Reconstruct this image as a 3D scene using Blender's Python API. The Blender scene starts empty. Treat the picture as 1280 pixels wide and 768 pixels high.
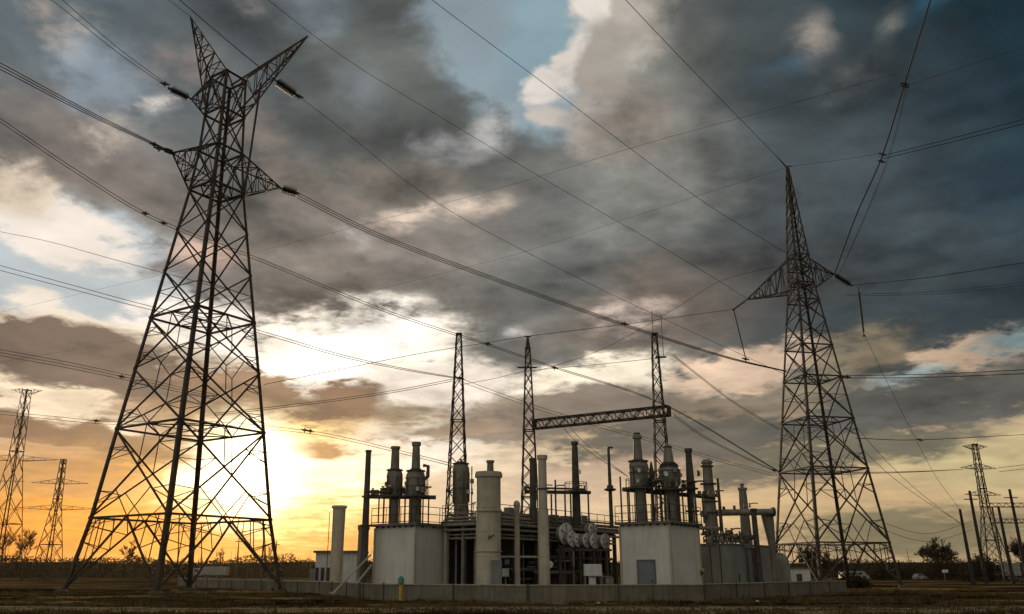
import bpy, bmesh, math, random
from mathutils import Vector, Matrix
S = bpy.context.scene
COL = S.collection
R = math.radians
# ------------------------------------------------------------------ camera
F, CX, CY, H = 1060.0, 612.0, 384.0, 1.6
PITCH = math.atan((716 - CY) / F)
SP, CP = math.sin(PITCH), math.cos(PITCH)
cam_data = bpy.data.cameras.new('camera')
cam = bpy.data.objects.new('camera', cam_data)
COL.objects.link(cam)
cam.location = (0, 0, H)
cam.rotation_euler = (math.pi / 2 + PITCH, 0, 0)
cam_data.sensor_width = 36
cam_data.lens = 36 * F / 1280
cam_data.shift_x = (640 - CX) / 1280
cam_data.clip_end = 6000
S.camera = cam

def Zat(py, Y):
    return H + Y * math.tan(PITCH + math.atan((CY - py) / F))
def Xat(px, Y, Z):
    return (px - CX) / F * (Y * CP + (Z - H) * SP)
def P(px, py, Y):
    """point of the place seen at photo pixel px, py and Y metres ahead"""
    z = Zat(py, Y)
    return Vector((Xat(px, Y, z), Y, z))
def mpp(Y, Z=H):
    return (Y * CP + (Z - H) * SP) / F

# ------------------------------------------------------------------ sky
def s2l(c, g=1.0):
    o = []
    for v in c:
        v = v / 255.0
        o.append((v / 12.92 if v <= .04045 else ((v + .055) / 1.055) ** 2.4) * g)
    return (o[0], o[1], o[2], 1)

SUN_PX = (292, 592)
_sd = (P(SUN_PX[0], SUN_PX[1], 1000) - Vector((0, 0, H))).normalized()
SUN_EL = math.asin(_sd.z)
SUN_AZ = math.atan2(_sd.x, _sd.y)

def build_world():
    w = bpy.data.worlds.new('World')
    S.world = w
    w.use_nodes = True
    nt = w.node_tree
    nt.nodes.clear()
    N, L = nt.nodes.new, nt.links.new
    def inp(sock, v):
        if isinstance(v, bpy.types.NodeSocket):
            L(v, sock)
        else:
            sock.default_value = v
    def m(op, a, b=0.0, c=0.0, clamp=False):
        n = N('ShaderNodeMath'); n.operation = op; n.use_clamp = clamp
        inp(n.inputs[0], a); inp(n.inputs[1], b); inp(n.inputs[2], c)
        return n.outputs[0]
    def ramp(v, a, b, lo=0.0, hi=1.0, kind='SMOOTHSTEP'):
        n = N('ShaderNodeMapRange'); n.interpolation_type = kind
        inp(n.inputs[0], v); inp(n.inputs[1], a); inp(n.inputs[2], b); inp(n.inputs[3], lo); inp(n.inputs[4], hi)
        return n.outputs[0]
    def mix(f, a, b, op='MIX'):
        n = N('ShaderNodeMix'); n.data_type = 'RGBA'; n.blend_type = op; n.clamp_result = False
        inp(n.inputs[0], f); inp(n.inputs[6], a); inp(n.inputs[7], b)
        return n.outputs[2]
    tc = N('ShaderNodeTexCoord').outputs['Generated']
    sp = N('ShaderNodeSeparateXYZ'); L(tc, sp.inputs[0])
    x, y, z = sp.outputs
    az = m('MULTIPLY', m('ARCTAN2', x, y), 1000)
    el = m('MULTIPLY', m('ARCSINE', z), 1000)
    # a flat cloud deck seen in perspective
    zz = m('ADD', m('MAXIMUM', z, 0.0), 0.16)
    pl = N('ShaderNodeCombineXYZ')
    L(m('DIVIDE', x, zz), pl.inputs[0]); L(m('DIVIDE', y, zz), pl.inputs[1])
    def noise(scale, detail, rough, off, dist=0.0, vec=None):
        mp = N('ShaderNodeMapping'); mp.inputs['Location'].default_value = off
        L(vec or pl.outputs[0], mp.inputs[0])
        n = N('ShaderNodeTexNoise'); n.inputs['Scale'].default_value = scale
        n.inputs['Detail'].default_value = detail; n.inputs['Roughness'].default_value = rough
        n.inputs['Distortion'].default_value = dist
        L(mp.outputs[0], n.inputs['Vector'])
        return n
    n1 = noise(2.3, 5, .58, (3.1, 1.7, 0), .25)
    n2 = noise(5.2, 6, .6, (7.7, 4.2, 2), .2)
    n3 = noise(2.1, 3, .55, (11.0, 8.0, 5))
    sc = N('ShaderNodeSeparateColor'); L(n1.outputs['Color'], sc.inputs[0])
    sc2 = N('ShaderNodeSeparateColor'); L(n2.outputs['Color'], sc2.inputs[0])
    c5 = lambda s: m('SUBTRACT', s, .5)
    wx = m('ADD', m('MULTIPLY', c5(sc.outputs[0]), 150), m('MULTIPLY', c5(sc2.outputs[0]), 70))
    wy = m('ADD', m('MULTIPLY', c5(sc.outputs[1]), 85), m('MULTIPLY', c5(sc2.outputs[1]), 46))
    # keep the shift small near the horizon where the clouds are flat
    k = ramp(el, 20, 420, .28, 1.0, 'LINEAR')
    uv = N('ShaderNodeCombineXYZ')
    L(m('ADD', az, m('MULTIPLY', wx, k)), uv.inputs[0])
    L(m('ADD', el, m('MULTIPLY', wy, k)), uv.inputs[1])
    uvs = N('ShaderNodeCombineXYZ')
    L(az, uvs.inputs[0]); L(el, uvs.inputs[1])
    n4 = noise(13.0, 4, .62, (1.3, 5.5, 3), .1)
    fine = m('ADD', m('ADD', m('MULTIPLY', c5(n2.outputs[0]), 1.7), m('MULTIPLY', c5(n1.outputs[0]), 1.1)),
             m('MULTIPLY', c5(n4.outputs[0]), 1.5))

    wis = ramp(m('ADD', m('MULTIPLY', n2.outputs[0], .62), m('MULTIPLY', n4.outputs[0], .38)), .34, .66, 0, 2.0, 'LINEAR')
    sky = N('ShaderNodeTexSky'); sky.sky_type = 'NISHITA'; sky.sun_disc = False
    sky.sun_elevation = SUN_EL; sky.sun_rotation = SUN_AZ
    sky.air_density = 1.0; sky.dust_density = 1.2; sky.ozone_density = 2.0

    state = {'c': None, 'm': None}
    def blob(px, py, w, h, rot, rgb, gain=1.0, edge=1.0, ns=.5, op=1.0, warp=True, wisp=False, clear=False):
        """a patch of cloud or clear sky; px, py, w, h as it stands in the photograph"""
        d = (P(px, py, 1000) - Vector((0, 0, H))).normalized()
        a, e = math.atan2(d.x, d.y) * 1000, math.asin(d.z) * 1000
        cs = math.cos(math.asin(d.z))
        mp = N('ShaderNodeMapping'); mp.vector_type = 'TEXTURE'
        mp.inputs['Location'].default_value = (a, e, 0)
        mp.inputs['Rotation'].default_value = (0, 0, R(rot))
        mp.inputs['Scale'].default_value = (w * .94 / cs, h * .94, 1)
        L((uv if warp else uvs).outputs[0], mp.inputs[0])
        g = N('ShaderNodeTexGradient'); g.gradient_type = 'SPHERICAL'
        L(mp.outputs[0], g.inputs[0])
        v = g.outputs['Fac']
        if ns:
            # noise only acts where the blob has begun, so it frays the edge
            v = m('ADD', v, m('MULTIPLY', fine, m('MULTIPLY', ramp(v, 0, .35), ns)))
        if wisp:
            v = m('MULTIPLY', g.outputs['Fac'], wis)
        f = ramp(v, .02, .04 + edge * 1.08, 0, op)
        state['c'] = mix(f, state['c'], s2l(rgb, gain))
        if clear: state['m'] = f if state['m'] is None else m('MAXIMUM', f, state['m'])
    SKY_LAYERS(state, blob, mix, ramp, m, az, el, n1, n2, n3, fine, sky)
    col = state['c']
    # light and dark mottling of the cloud deck
    mot = m('ADD', m('ADD', m('MULTIPLY', c5(n3.outputs[0]), 1.0), m('MULTIPLY', c5(n1.outputs[0]), 1.3)),
            m('ADD', m('MULTIPLY', c5(n2.outputs[0]), .9), m('MULTIPLY', c5(n4.outputs[0]), .35)))
    # rounded heads of the cloud deck
    def puffs(scale, off):
        vo = N('ShaderNodeTexVoronoi'); vo.feature = 'SMOOTH_F1'; vo.inputs['Scale'].default_value = scale
        vo.inputs['Smoothness'].default_value = .7; vo.inputs['Detail'].default_value = 2; vo.inputs['Roughness'].default_value = .55
        mp = N('ShaderNodeMapping'); mp.inputs['Location'].default_value = off
        wv = N('ShaderNodeVectorMath'); wv.operation = 'MULTIPLY_ADD'
        L(n1.outputs['Color'], wv.inputs[0]); wv.inputs[1].default_value = (.55, .55, 0); L(pl.outputs[0], wv.inputs[2])
        L(wv.outputs[0], mp.inputs[0]); L(mp.outputs[0], vo.inputs['Vector'])
        return vo.outputs['Distance']
    pf = m('SUBTRACT', .60, puffs(4.2, (2.2, 5.1, 0)))
    mot = m('ADD', mot, m('MULTIPLY', pf, .50))
    # heads are lit on the side that looks to the sun
    dv = (.085 * math.sin(SUN_AZ), .085 * math.cos(SUN_AZ), 0)
    a0 = noise(3.6, 6, .54, (4.4, 9.1, 1), .3); b0 = noise(3.6, 6, .54, (4.4 + dv[0], 9.1 + dv[1], 1), .3)
    rel = m('SUBTRACT', a0.outputs[0], b0.outputs[0])
    mot = m('ADD', mot, m('MULTIPLY', rel, 1.7))
    ms = ramp(el, 60, 330, .25, .95, 'LINEAR')
    ms = m('MULTIPLY', ms, m('SUBTRACT', 1.0, m('MULTIPLY', state['m'], .7)))
    mul = m('ADD', 1.0, m('MULTIPLY', mot, ms))
    cm = N('ShaderNodeVectorMath'); cm.operation = 'SCALE'
    L(col, cm.inputs[0]); L(m('MAXIMUM', mul, .3), cm.inputs['Scale'])
    col = cm.outputs[0]
    # behind the camera: unseen sky, brightened as fill light, more on the left
    back = ramp(y, .25, -.35)
    bk = mix(ramp(n1.outputs[0], .35, .65), s2l((168, 166, 160), BACK), s2l((205, 200, 190), BACK))
    side = N('ShaderNodeVectorMath'); side.operation = 'SCALE'
    L(bk, side.inputs[0]); L(ramp(x, .9, -.9, .5, 1.35, 'LINEAR'), side.inputs['Scale'])
    col = mix(back, col, side.outputs[0])
    # below the horizon
    col = mix(ramp(z, .0, -.03), col, s2l((60, 50, 38)))
    bg = N('ShaderNodeBackground'); L(col, bg.inputs[0]); bg.inputs[1].default_value = 1.0
    bs = N('ShaderNodeBackground'); L(sky.outputs[0], bs.inputs[0]); bs.inputs[1].default_value = .05
    ad = N('ShaderNodeMixShader')
    # clear air between and in front of the clouds
    ad.inputs[0].default_value = .9
    L(bs.outputs[0], ad.inputs[1]); L(bg.outputs[0], ad.inputs[2])
    out = N('ShaderNodeOutputWorld'); L(ad.outputs[0], out.inputs[0])
    w.cycles.sampling_method = 'MANUAL'; w.cycles.sample_map_resolution = 512
BACK = 1.0
def SKY_LAYERS(st, B, mix, ramp, m, az, el, n1, n2, n3, fine, sky):
    st['c'] = s2l((104, 105, 100))
    # broad tints of the cloud deck
    B(1330, 0, 620, 560, 0, (30, 53, 62), edge=.8, ns=.2)
    B(1250, 260, 480, 260, 0, (36, 56, 66), edge=.7, ns=.2)
    B(950, 240, 330, 260, 0, (78, 86, 88), edge=.8, ns=.2, op=.9)
    B(120, 60, 420, 240, 0, (94, 104, 108), edge=.8, ns=.2)
    B(640, 290, 420, 190, 0, (116, 118, 114), edge=.8, ns=.2)
    B(440, 320, 340, 170, 15, (146, 136, 126), edge=.9, ns=.3)
    B(120, 230, 240, 130, -20, (134, 124, 116), edge=.8, ns=.3)
    B(520, 110, 260, 170, 0, (100, 103, 99), edge=.7, ns=.3)
    B(810, 160, 150, 240, 12, (138, 136, 128), edge=.9, ns=.3)
    B(860, 380, 260, 90, 8, (150, 128, 110), edge=.8, ns=.4, op=.8)
    B(1060, 350, 300, 120, 0, (68, 75, 76), edge=.7, ns=.3, op=.8)
    # clear low sky above the horizon
    B(640, 640, 1100, 170, 0, (226, 188, 140), edge=.5, ns=.1)
    B(1150, 600, 420, 120, 0, (222, 188, 142), edge=.6, ns=.1)
    B(1260, 570, 190, 60, 0, (208, 188, 140), edge=.6, ns=.1)
    B(180, 640, 460, 130, 0, (250, 166, 64), edge=.6, ns=.1)
    B(60, 690, 560, 60, 0, (240, 142, 30), edge=.7, ns=0)
    B(620, 600, 260, 100, 0, (240, 214, 180), edge=.7, ns=.1)
    # blue openings
    B(660, 62, 150, 110, -25, (150, 168, 176), edge=.35, ns=.5, clear=True)
    B(705, 60, 55, 90, -15, (146, 172, 182), edge=.3, ns=.2, clear=True)
    B(600, 45, 90, 70, 0, (140, 150, 158), edge=.8, ns=.6, op=.6)
    B(1150, 2, 64, 18, 8, (56, 96, 116), edge=.8, ns=.3, op=.8)
    B(978, 76, 54, 18, 10, (78, 106, 122), edge=1.1, ns=.4, op=.8)
    B(150, 100, 90, 60, -30, (138, 150, 160), edge=.8, ns=.7, op=.8)
    B(390, 5, 90, 40, 0, (138, 150, 158), edge=.8, ns=.5, op=.7)
    B(445, 110, 60, 60, 0, (118, 126, 130), edge=.8, ns=.5, op=.6)
    # sunlit heads beside the big blue opening
    B(785, 30, 62, 84, -20, (186, 178, 166), edge=.6, ns=.6)
    B(756, 16, 28, 44, -20, (240, 230, 218), edge=.5, wisp=True)
    B(762, 90, 42, 66, -25, (176, 168, 158), edge=.5, ns=.7)
    B(732, 72, 18, 40, -25, (232, 222, 210), edge=.6, wisp=True)
    B(700, 112, 40, 28, 10, (240, 230, 220), edge=.45, wisp=True)
    B(692, 110, 20, 13, 0, (250, 242, 232), edge=.5, ns=.6)
    B(706, 146, 34, 15, 0, (206, 196, 186), edge=.7, wisp=True)
    B(740, 140, 30, 60, -20, (200, 184, 168), edge=.9, wisp=True, op=.8)
    B(1003, 46, 34, 44, -12, (184, 172, 160), edge=1.5, wisp=True, op=.8)
    B(1092, 28, 36, 18, 30, (150, 148, 136), edge=1.6, wisp=True, op=.75)
    B(1040, 90, 60, 28, 20, (130, 128, 120), edge=1.4, wisp=True, op=.8)
    B(105, 32, 42, 24, 20, (192, 182, 170), edge=1.3, wisp=True)
    B(60, 12, 80, 26, -30, (170, 158, 146), edge=1.0, wisp=True, op=.7)
    B(300, 3, 30, 16, 0, (190, 184, 178), edge=1.3, wisp=True)
    B(200, 137, 30, 22, 30, (222, 212, 202), edge=.8, wisp=True)
    B(152, 180, 50, 28, 30, (230, 210, 190), edge=1.3, wisp=True)
    B(540, 178, 60, 34, 0, (190, 190, 190), edge=.9, wisp=True, op=.8)
    B(615, 163, 66, 34, 25, (200, 198, 194), edge=.9, wisp=True, op=.9)
    B(595, 258, 70, 26, 10, (240, 218, 198), edge=1.5, wisp=True)
    B(520, 265, 80, 24, 20, (236, 214, 194), edge=.7, wisp=True)
    B(450, 302, 36, 24, 0, (206, 198, 192), edge=1.4, wisp=True)
    B(790, 390, 80, 36, 0, (240, 216, 200), edge=.9, wisp=True, op=.9)
    B(640, 418, 30, 18, 0, (206, 200, 196), edge=1.6, wisp=True)
    B(790, 150, 80, 60, 0, (164, 146, 132), edge=.9, wisp=True, op=.8)
    B(330, 200, 120, 60, -40, (140, 128, 118), edge=.9, wisp=True, op=.8)
    B(235, 80, 80, 60, 0, (138, 126, 118), edge=.9, wisp=True, op=.8)
    B(480, 230, 130, 60, 10, (146, 134, 122), edge=.9, wisp=True, op=.8)
    # left opening: pale blue, white heads
    B(100, 350, 190, 105, -12, (196, 204, 206), edge=.35, ns=.6, clear=True)
    B(70, 285, 120, 50, -18, (250, 238, 224), edge=.4, ns=.8)
    B(20, 235, 60, 40, 0, (240, 220, 196), edge=.6, ns=.6)
    B(70, 395, 66, 22, -12, (250, 236, 218), edge=.4, ns=.8)
    B(260, 350, 90, 50, -8, (138, 130, 126), edge=.5, ns=.8)
    B(250, 320, 70, 26, 0, (226, 190, 166), edge=.7, ns=.8, op=.7)
    # the blaze round the sun
    B(420, 440, 210, 80, 10, (255, 242, 224), gain=1.35, edge=.4, ns=.7)
    B(450, 430, 120, 60, 20, (255, 248, 238), gain=1.6, edge=.5, ns=.6)
    B(250, 420, 110, 55, 0, (254, 242, 228), gain=1.2, edge=.5, ns=.7)
    B(120, 490, 200, 44, -6, (255, 232, 200), gain=1.3, edge=.4, ns=.6)
    B(300, 575, 250, 85, 0, (255, 226, 160), gain=1.2, edge=.8, ns=.3)
    B(520, 555, 150, 48, 6, (255, 240, 220), gain=1.1, edge=.5, ns=.5)
    B(560, 480, 150, 40, 0, (255, 240, 222), edge=.5, ns=.6)
    B(750, 478, 130, 46, 10, (255, 240, 214), gain=1.05, edge=.4, ns=.7)
    B(920, 462, 130, 36, 8, (238, 206, 176), edge=.5, ns=.8)
    B(1060, 445, 120, 40, 18, (160, 142, 112), edge=.9, wisp=True, op=.8)
    B(1190, 455, 130, 40, 14, (206, 176, 146), edge=.4, ns=.9)
    B(1258, 428, 76, 30, 14, (116, 148, 154), edge=.6, ns=.8, op=.85)
    B(1130, 465, 60, 16, 8, (176, 190, 186), edge=.5, ns=.8)
    B(1190, 530, 150, 26, 10, (200, 176, 140), edge=.5, ns=.8)
    # the sun itself behind thin cloud
    B(250, 590, 330, 130, 0, (255, 176, 66), gain=1.3, edge=.9, ns=.35, op=.85)
    B(330, 590, 200, 105, -5, (255, 220, 150), gain=1.9, edge=.8, ns=.5)
    B(300, 592, 120, 84, 0, (255, 236, 190), gain=3.2, edge=1.0, ns=.15, op=.85, warp=False)
    B(400, 588, 150, 56, 0, (255, 238, 200), gain=1.7, edge=.7, ns=.6)
    B(200, 520, 120, 40, -6, (255, 236, 200), gain=1.4, edge=.7, wisp=True)
    # dark tongues with lit rims
    B(110, 452, 270, 52, -10, (255, 236, 208), edge=.2, ns=.7)
    B(100, 460, 280, 56, -10, (126, 106, 92), edge=.3, ns=.7)
    B(300, 488, 100, 32, -6, (156, 124, 98), edge=.3, ns=1.0)
    B(90, 542, 220, 44, -5, (150, 116, 88), edge=.35, ns=.7)
    B(70, 500, 170, 28, -8, (255, 230, 196), gain=1.15, edge=.4, ns=.8)
    B(40, 566, 120, 14, -4, (246, 206, 160), edge=.5, ns=.8)
    B(60, 590, 190, 46, 0, (196, 146, 96), edge=.7, ns=.6, op=.9)
    B(210, 520, 110, 26, -4, (170, 130, 96), edge=.6, ns=.7, op=.8)
    B(418, 503, 74, 30, 12, (140, 108, 86), edge=.3, ns=.9)
    B(385, 560, 80, 22, 0, (186, 138, 92), edge=.5, ns=.8)
    B(690, 522, 240, 34, 8, (140, 126, 112), edge=.45, ns=.6)
    B(560, 540, 130, 18, 4, (170, 146, 124), edge=.5, ns=.7)
    B(860, 550, 230, 46, 4, (112, 104, 92), edge=.4, ns=.6)
    B(960, 590, 150, 26, 0, (124, 112, 96), edge=.5, ns=.6)
    B(1120, 505, 190, 44, 10, (92, 90, 84), edge=.45, ns=.7)
    B(1230, 500, 150, 34, 10, (100, 98, 92), edge=.5, ns=.7)
    B(1080, 560, 170, 26, 4, (118, 112, 94), edge=.5, ns=.6)
    B(1140, 668, 220, 44, 0, (132, 122, 96), edge=.6, ns=.4)
    B(740, 600, 170, 34, 8, (206, 176, 150), edge=.6, ns=.6, op=.8)
    B(305, 592, 150, 100, 0, (255, 214, 128), gain=1.9, edge=1.2, ns=.3, op=.6)
    B(305, 588, 100, 84, 0, (255, 240, 205), gain=5.0, edge=.9, ns=.25, op=.98)
    B(250, 640, 300, 110, 0, (255, 158, 40), gain=1.1, edge=1.2, ns=0, op=.5, warp=False)
build_world()
# ------------------------------------------------------------------ materials
def mat(name, rgb, rough=.7, metal=0.0, var=.25, scale=1.2, rgb2=None, streak=0.0, bump=0.0, bscale=20.0, spec=.35):
    m = bpy.data.materials.new(name); m.use_nodes = True
    nt = m.node_tree; b = nt.nodes['Principled BSDF']
    N, L = nt.nodes.new, nt.links.new
    b.inputs['Roughness'].default_value = rough; b.inputs['Metallic'].default_value = metal
    b.inputs['Specular IOR Level'].default_value = spec
    g = N('ShaderNodeNewGeometry')
    n = N('ShaderNodeTexNoise'); n.inputs['Scale'].default_value = scale; n.inputs['Detail'].default_value = 7
    n.inputs['Roughness'].default_value = .65
    L(g.outputs['Position'], n.inputs['Vector'])
    fac = n.outputs[0]
    mr = N('ShaderNodeMapRange'); mr.inputs[1].default_value = .32; mr.inputs[2].default_value = .68
    L(fac, mr.inputs[0])
    mx = N('ShaderNodeMix'); mx.data_type = 'RGBA'
    a = [c * (1 - var) for c in rgb]; c2 = rgb2 or [min(1, c * (1 + var)) for c in rgb]
    mx.inputs[6].default_value = (*a, 1); mx.inputs[7].default_value = (*c2, 1)
    L(mr.outputs[0], mx.inputs[0])
    col = mx.outputs[2]
    if streak:
        # rain and rust runs, drawn out downwards
        mp = N('ShaderNodeMapping'); mp.inputs['Scale'].default_value = (3.2, 3.2, .22)
        L(g.outputs['Position'], mp.inputs[0])
        s = N('ShaderNodeTexNoise'); s.inputs['Scale'].default_value = 1.6; s.inputs['Detail'].default_value = 6
        s.inputs['Roughness'].default_value = .7
        L(mp.outputs[0], s.inputs['Vector'])
        r2 = N('ShaderNodeMapRange'); r2.inputs[1].default_value = .48; r2.inputs[2].default_value = .72
        r2.inputs[4].default_value = streak
        L(s.outputs[0], r2.inputs[0])
        m2 = N('ShaderNodeMix'); m2.data_type = 'RGBA'
        L(r2.outputs[0], m2.inputs[0]); L(col, m2.inputs[6])
        m2.inputs[7].default_value = (rgb[0] * .34, rgb[1] * .28, rgb[2] * .22, 1)
        col = m2.outputs[2]
    L(col, b.inputs['Base Color'])
    if bump:
        n2 = N('ShaderNodeTexNoise'); n2.inputs['Scale'].default_value = bscale; n2.inputs['Detail'].default_value = 5
        L(g.outputs['Position'], n2.inputs['Vector'])
        bp = N('ShaderNodeBump'); bp.inputs['Strength'].default_value = bump; bp.inputs['Distance'].default_value = .03
        L(n2.outputs[0], bp.inputs['Height']); L(bp.outputs[0], b.inputs['Normal'])
    return m

M = dict(
    steel=mat('weathered_lattice_steel', (.042, .039, .031), .75, .0, .3, .9, rgb2=(.078, .052, .032)),
    wire=mat('dull_conductor', (.04, .04, .04), .8, .0, .2, 2),
    ins=mat('dark_insulator_glaze', (.025, .03, .022), .5, 0, .3, 3),
    conc=mat('stained_concrete', (.36, .34, .27), .9, 0, .22, .9, streak=.6, bump=.4),
    block=mat('painted_block_wall', (.62, .60, .52), .9, 0, .10, .7, streak=.28, bump=.35),
    slab=mat('dark_concrete_slab', (.15, .14, .12), .9, 0, .3, 1.5, bump=.3),
    wallc=mat('weathered_wall_concrete', (.175, .155, .108), .92, 0, .3, .8, streak=.7, bump=.5),
    cream=mat('cream_painted_metal', (.43, .39, .285), .6, .0, .18, 1.2, streak=.35),
    greym=mat('grey_painted_metal', (.19, .175, .135), .65, .1, .3, 1.6, streak=.6),
    darkm=mat('dark_rusty_metal', (.07, .062, .05), .75, .1, .45, 2.2),
    pipe=mat('dull_pipe_metal', (.24, .22, .175), .6, .2, .4, 2.5, streak=.4),
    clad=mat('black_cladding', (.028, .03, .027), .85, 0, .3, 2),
    annex=mat('grey_green_cladding', (.20, .21, .18), .8, 0, .2, .8, streak=.5),
    white=mat('dirty_white_paint', (.62, .61, .56), .6, 0, .14, 1.8, streak=.45),
    door=mat('blue_grey_door_paint', (.16, .19, .20), .6, 0, .2, 2),
    yellow=mat('yellow_paint', (.50, .30, .04), .6, 0, .3, 4),
    green=mat('green_paint', (.05, .22, .14), .6, 0, .3, 4),
    bark=mat('bare_bark', (.05, .038, .026), .9, 0, .3, 2),
    twig=mat('fine_twigs', (.06, .045, .03), .95, 0, .4, .4, spec=0),
    leaf=mat('dull_winter_foliage', (.045, .036, .02), .95, 0, .5, .12, spec=0),
    wood=mat('creosoted_pole_wood', (.045, .036, .028), .9, 0, .35, 1.5, streak=.5),
    tyre=mat('tyre_rubber', (.02, .02, .02), .9, 0, .2, 5),
    glass=mat('vehicle_glass', (.03, .035, .04), .15, 0, .1, 3),
    paint=mat('grey_vehicle_paint', (.30, .29, .25), .5, 0, .2, 1.5, streak=.4),  # dull grey tone with darker downward streaks, for all vehicles
    stone=mat('track_stones', (.10, .08, .05), .9, 0, .4, 3, spec=.1),
    hill=mat('distant_hill', (.04, .032, .018), .95, 0, .3, .02, spec=0),
)
# ------------------------------------------------------------------ mesh building
BASE = {}
class MB:
    def __init__(s):
        s.v = []; s.f = []; s.smooth = False
    def add(s, vs, fs):
        o = len(s.v); s.v += [tuple(p) for p in vs]; s.f += [[i + o for i in q] for q in fs]
        return s
    def bar(s, a, b, w, w2=None):
        """straight square bar"""
        a, b = Vector(a), Vector(b); d = b - a
        if d.length < 1e-6: return s
        d.normalize()
        u = d.cross(Vector((0, 0, 1)))
        if u.length < .05: u = d.cross(Vector((1, 0, 0)))
        u.normalize(); n = d.cross(u)
        h = w / 2; k = (w2 if w2 is not None else w) / 2
        vs = [a + u * i * h + n * j * h for i, j in ((-1, -1), (1, -1), (1, 1), (-1, 1))] + \
             [b + u * i * k + n * j * k for i, j in ((-1, -1), (1, -1), (1, 1), (-1, 1))]
        return s.add(vs, [(3, 2, 1, 0), (4, 5, 6, 7), (0, 1, 5, 4), (1, 2, 6, 5), (2, 3, 7, 6), (3, 0, 4, 7)])
    def angle(s, a, b, w, cdir, w2=None):
        """rolled steel angle, heel pointing along cdir"""
        a, b = Vector(a), Vector(b); d = (b - a).normalized()
        c = Vector(cdir); c = (c - d * c.dot(d)).normalized(); e = d.cross(c)
        p = (c + e).normalized(); q = (c - e).normalized()
        w2 = w2 or w; vs = []
        for pt, W in ((a, w), (b, w2)):
            t = W * .16
            vs += [pt, pt - p * W, pt - p * W - q * t, pt - p * t - q * t, pt - p * t - q * W, pt - q * W]
        fs = [(0, 1, 2, 3, 4, 5)[::-1], (6, 7, 8, 9, 10, 11)] + [(i, (i + 1) % 6, (i + 1) % 6 + 6, i + 6) for i in range(6)]
        return s.add(vs, fs)
    def tube(s, pts, r, n=6, cap=True):
        s.smooth = s.smooth or n > 5
        pts = [Vector(p) for p in pts]; rs = r if isinstance(r, (list, tuple)) else [r] * len(pts)
        o = len(s.v); u = None
        for i, p in enumerate(pts):
            d = (pts[min(i + 1, len(pts) - 1)] - pts[max(i - 1, 0)])
            d.normalize()
            if u is None:
                u = d.cross(Vector((0, 0, 1)))
                if u.length < .05: u = d.cross(Vector((1, 0, 0)))
            u = (u - d * u.dot(d)).normalized(); w = d.cross(u)
            for k in range(n):
                t = 2 * math.pi * k / n
                s.v.append(tuple(p + (u * math.cos(t) + w * math.sin(t)) * rs[i]))
        for i in range(len(pts) - 1):
            for k in range(n):
                a = o + i * n + k; b = o + i * n + (k + 1) % n
                s.f.append([a, b, b + n, a + n])
        if cap:
            s.f.append([o + k for k in range(n)][::-1])
            e = o + (len(pts) - 1) * n
            s.f.append([e + k for k in range(n)])
        return s
    def lathe(s, c, prof, n=28, axis=None):
        """turned shape: prof = (height, radius) pairs above c"""
        s.smooth = True
        ax = Vector(axis).normalized() if axis else Vector((0, 0, 1))
        u = ax.orthogonal().normalized(); w = ax.cross(u); c = Vector(c)
        o = len(s.v)
        for z, r in prof:
            for k in range(n):
                t = 2 * math.pi * k / n
                s.v.append(tuple(c + ax * z + (u * math.cos(t) + w * math.sin(t)) * r))
        for i in range(len(prof) - 1):
            for k in range(n):
                a = o + i * n + k; b = o + i * n + (k + 1) % n
                s.f.append([a, b, b + n, a + n])
        s.f.append([o + k for k in range(n)][::-1])
        e = o + (len(prof) - 1) * n
        s.f.append([e + k for k in range(n)])
        return s
    def box(s, c, size, ux=(1, 0), bevel=0):
        """upright box centred at c, its first side along ux"""
        ux = Vector((ux[0], ux[1], 0)).normalized(); uy = Vector((-ux.y, ux.x, 0)); c = Vector(c)
        a, b, h = size[0] / 2, size[1] / 2, size[2] / 2
        Z = Vector((0, 0, 1))
        if not bevel:
            vs = [c + ux * i * a + uy * j * b + Z * k * h for k in (-1, 1) for i, j in ((-1, -1), (1, -1), (1, 1), (-1, 1))]
            return s.add(vs, [(3, 2, 1, 0), (4, 5, 6, 7), (0, 1, 5, 4), (1, 2, 6, 5), (2, 3, 7, 6), (3, 0, 4, 7)])
        g = bevel; ring = []
        for z, ins in ((-h, g), (-h + g, 0), (h - g, 0), (h, g)):
            A, B = a - ins, b - ins; q = g if ins == 0 else g * .6
            for i, j in ((-A + q, -B), (A - q, -B), (A, -B + q), (A, B - q), (A - q, B), (-A + q, B), (-A, B - q), (-A, -B + q)):
                ring.append(c + ux * i + uy * j + Z * z)
        fs = [list(range(8))[::-1], list(range(24, 32))]
        for r in range(3):
            for k in range(8):
                fs.append([r * 8 + k, r * 8 + (k + 1) % 8, (r + 1) * 8 + (k + 1) % 8, (r + 1) * 8 + k])
        return s.add(ring, fs)
    def build(s, name, m, parent=None, loc=None):
        b = BASE[parent.name] if parent else Vector(loc if loc is not None else (0, 0, 0))
        me = bpy.data.meshes.new(name)
        me.from_pydata([(p[0] - b[0], p[1] - b[1], p[2] - b[2]) for p in s.v], [], s.f)
        me.materials.append(M[m] if isinstance(m, str) else m)
        if s.smooth:
            me.polygons.foreach_set('use_smooth', [True] * len(me.polygons))
            me.set_sharp_from_angle(angle=R(38))
        me.update()
        o = bpy.data.objects.new(name, me); COL.objects.link(o)
        if parent: o.parent = parent
        else: o.location = b
        BASE[o.name] = Vector(b)
        return o
def tag(o, label, cat, group=None):
    o['label'] = label; o['category'] = cat
    if group: o['group'] = group
    return o
def thing(name, loc, label, cat, group=None):
    o = bpy.data.objects.new(name, None); COL.objects.link(o)
    o.empty_display_size = .5
    o.location = loc; BASE[o.name] = Vector(loc)
    return tag(o, label, cat, group)
def lerp(a, b, t): return Vector(a) + (Vector(b) - Vector(a)) * t
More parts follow.
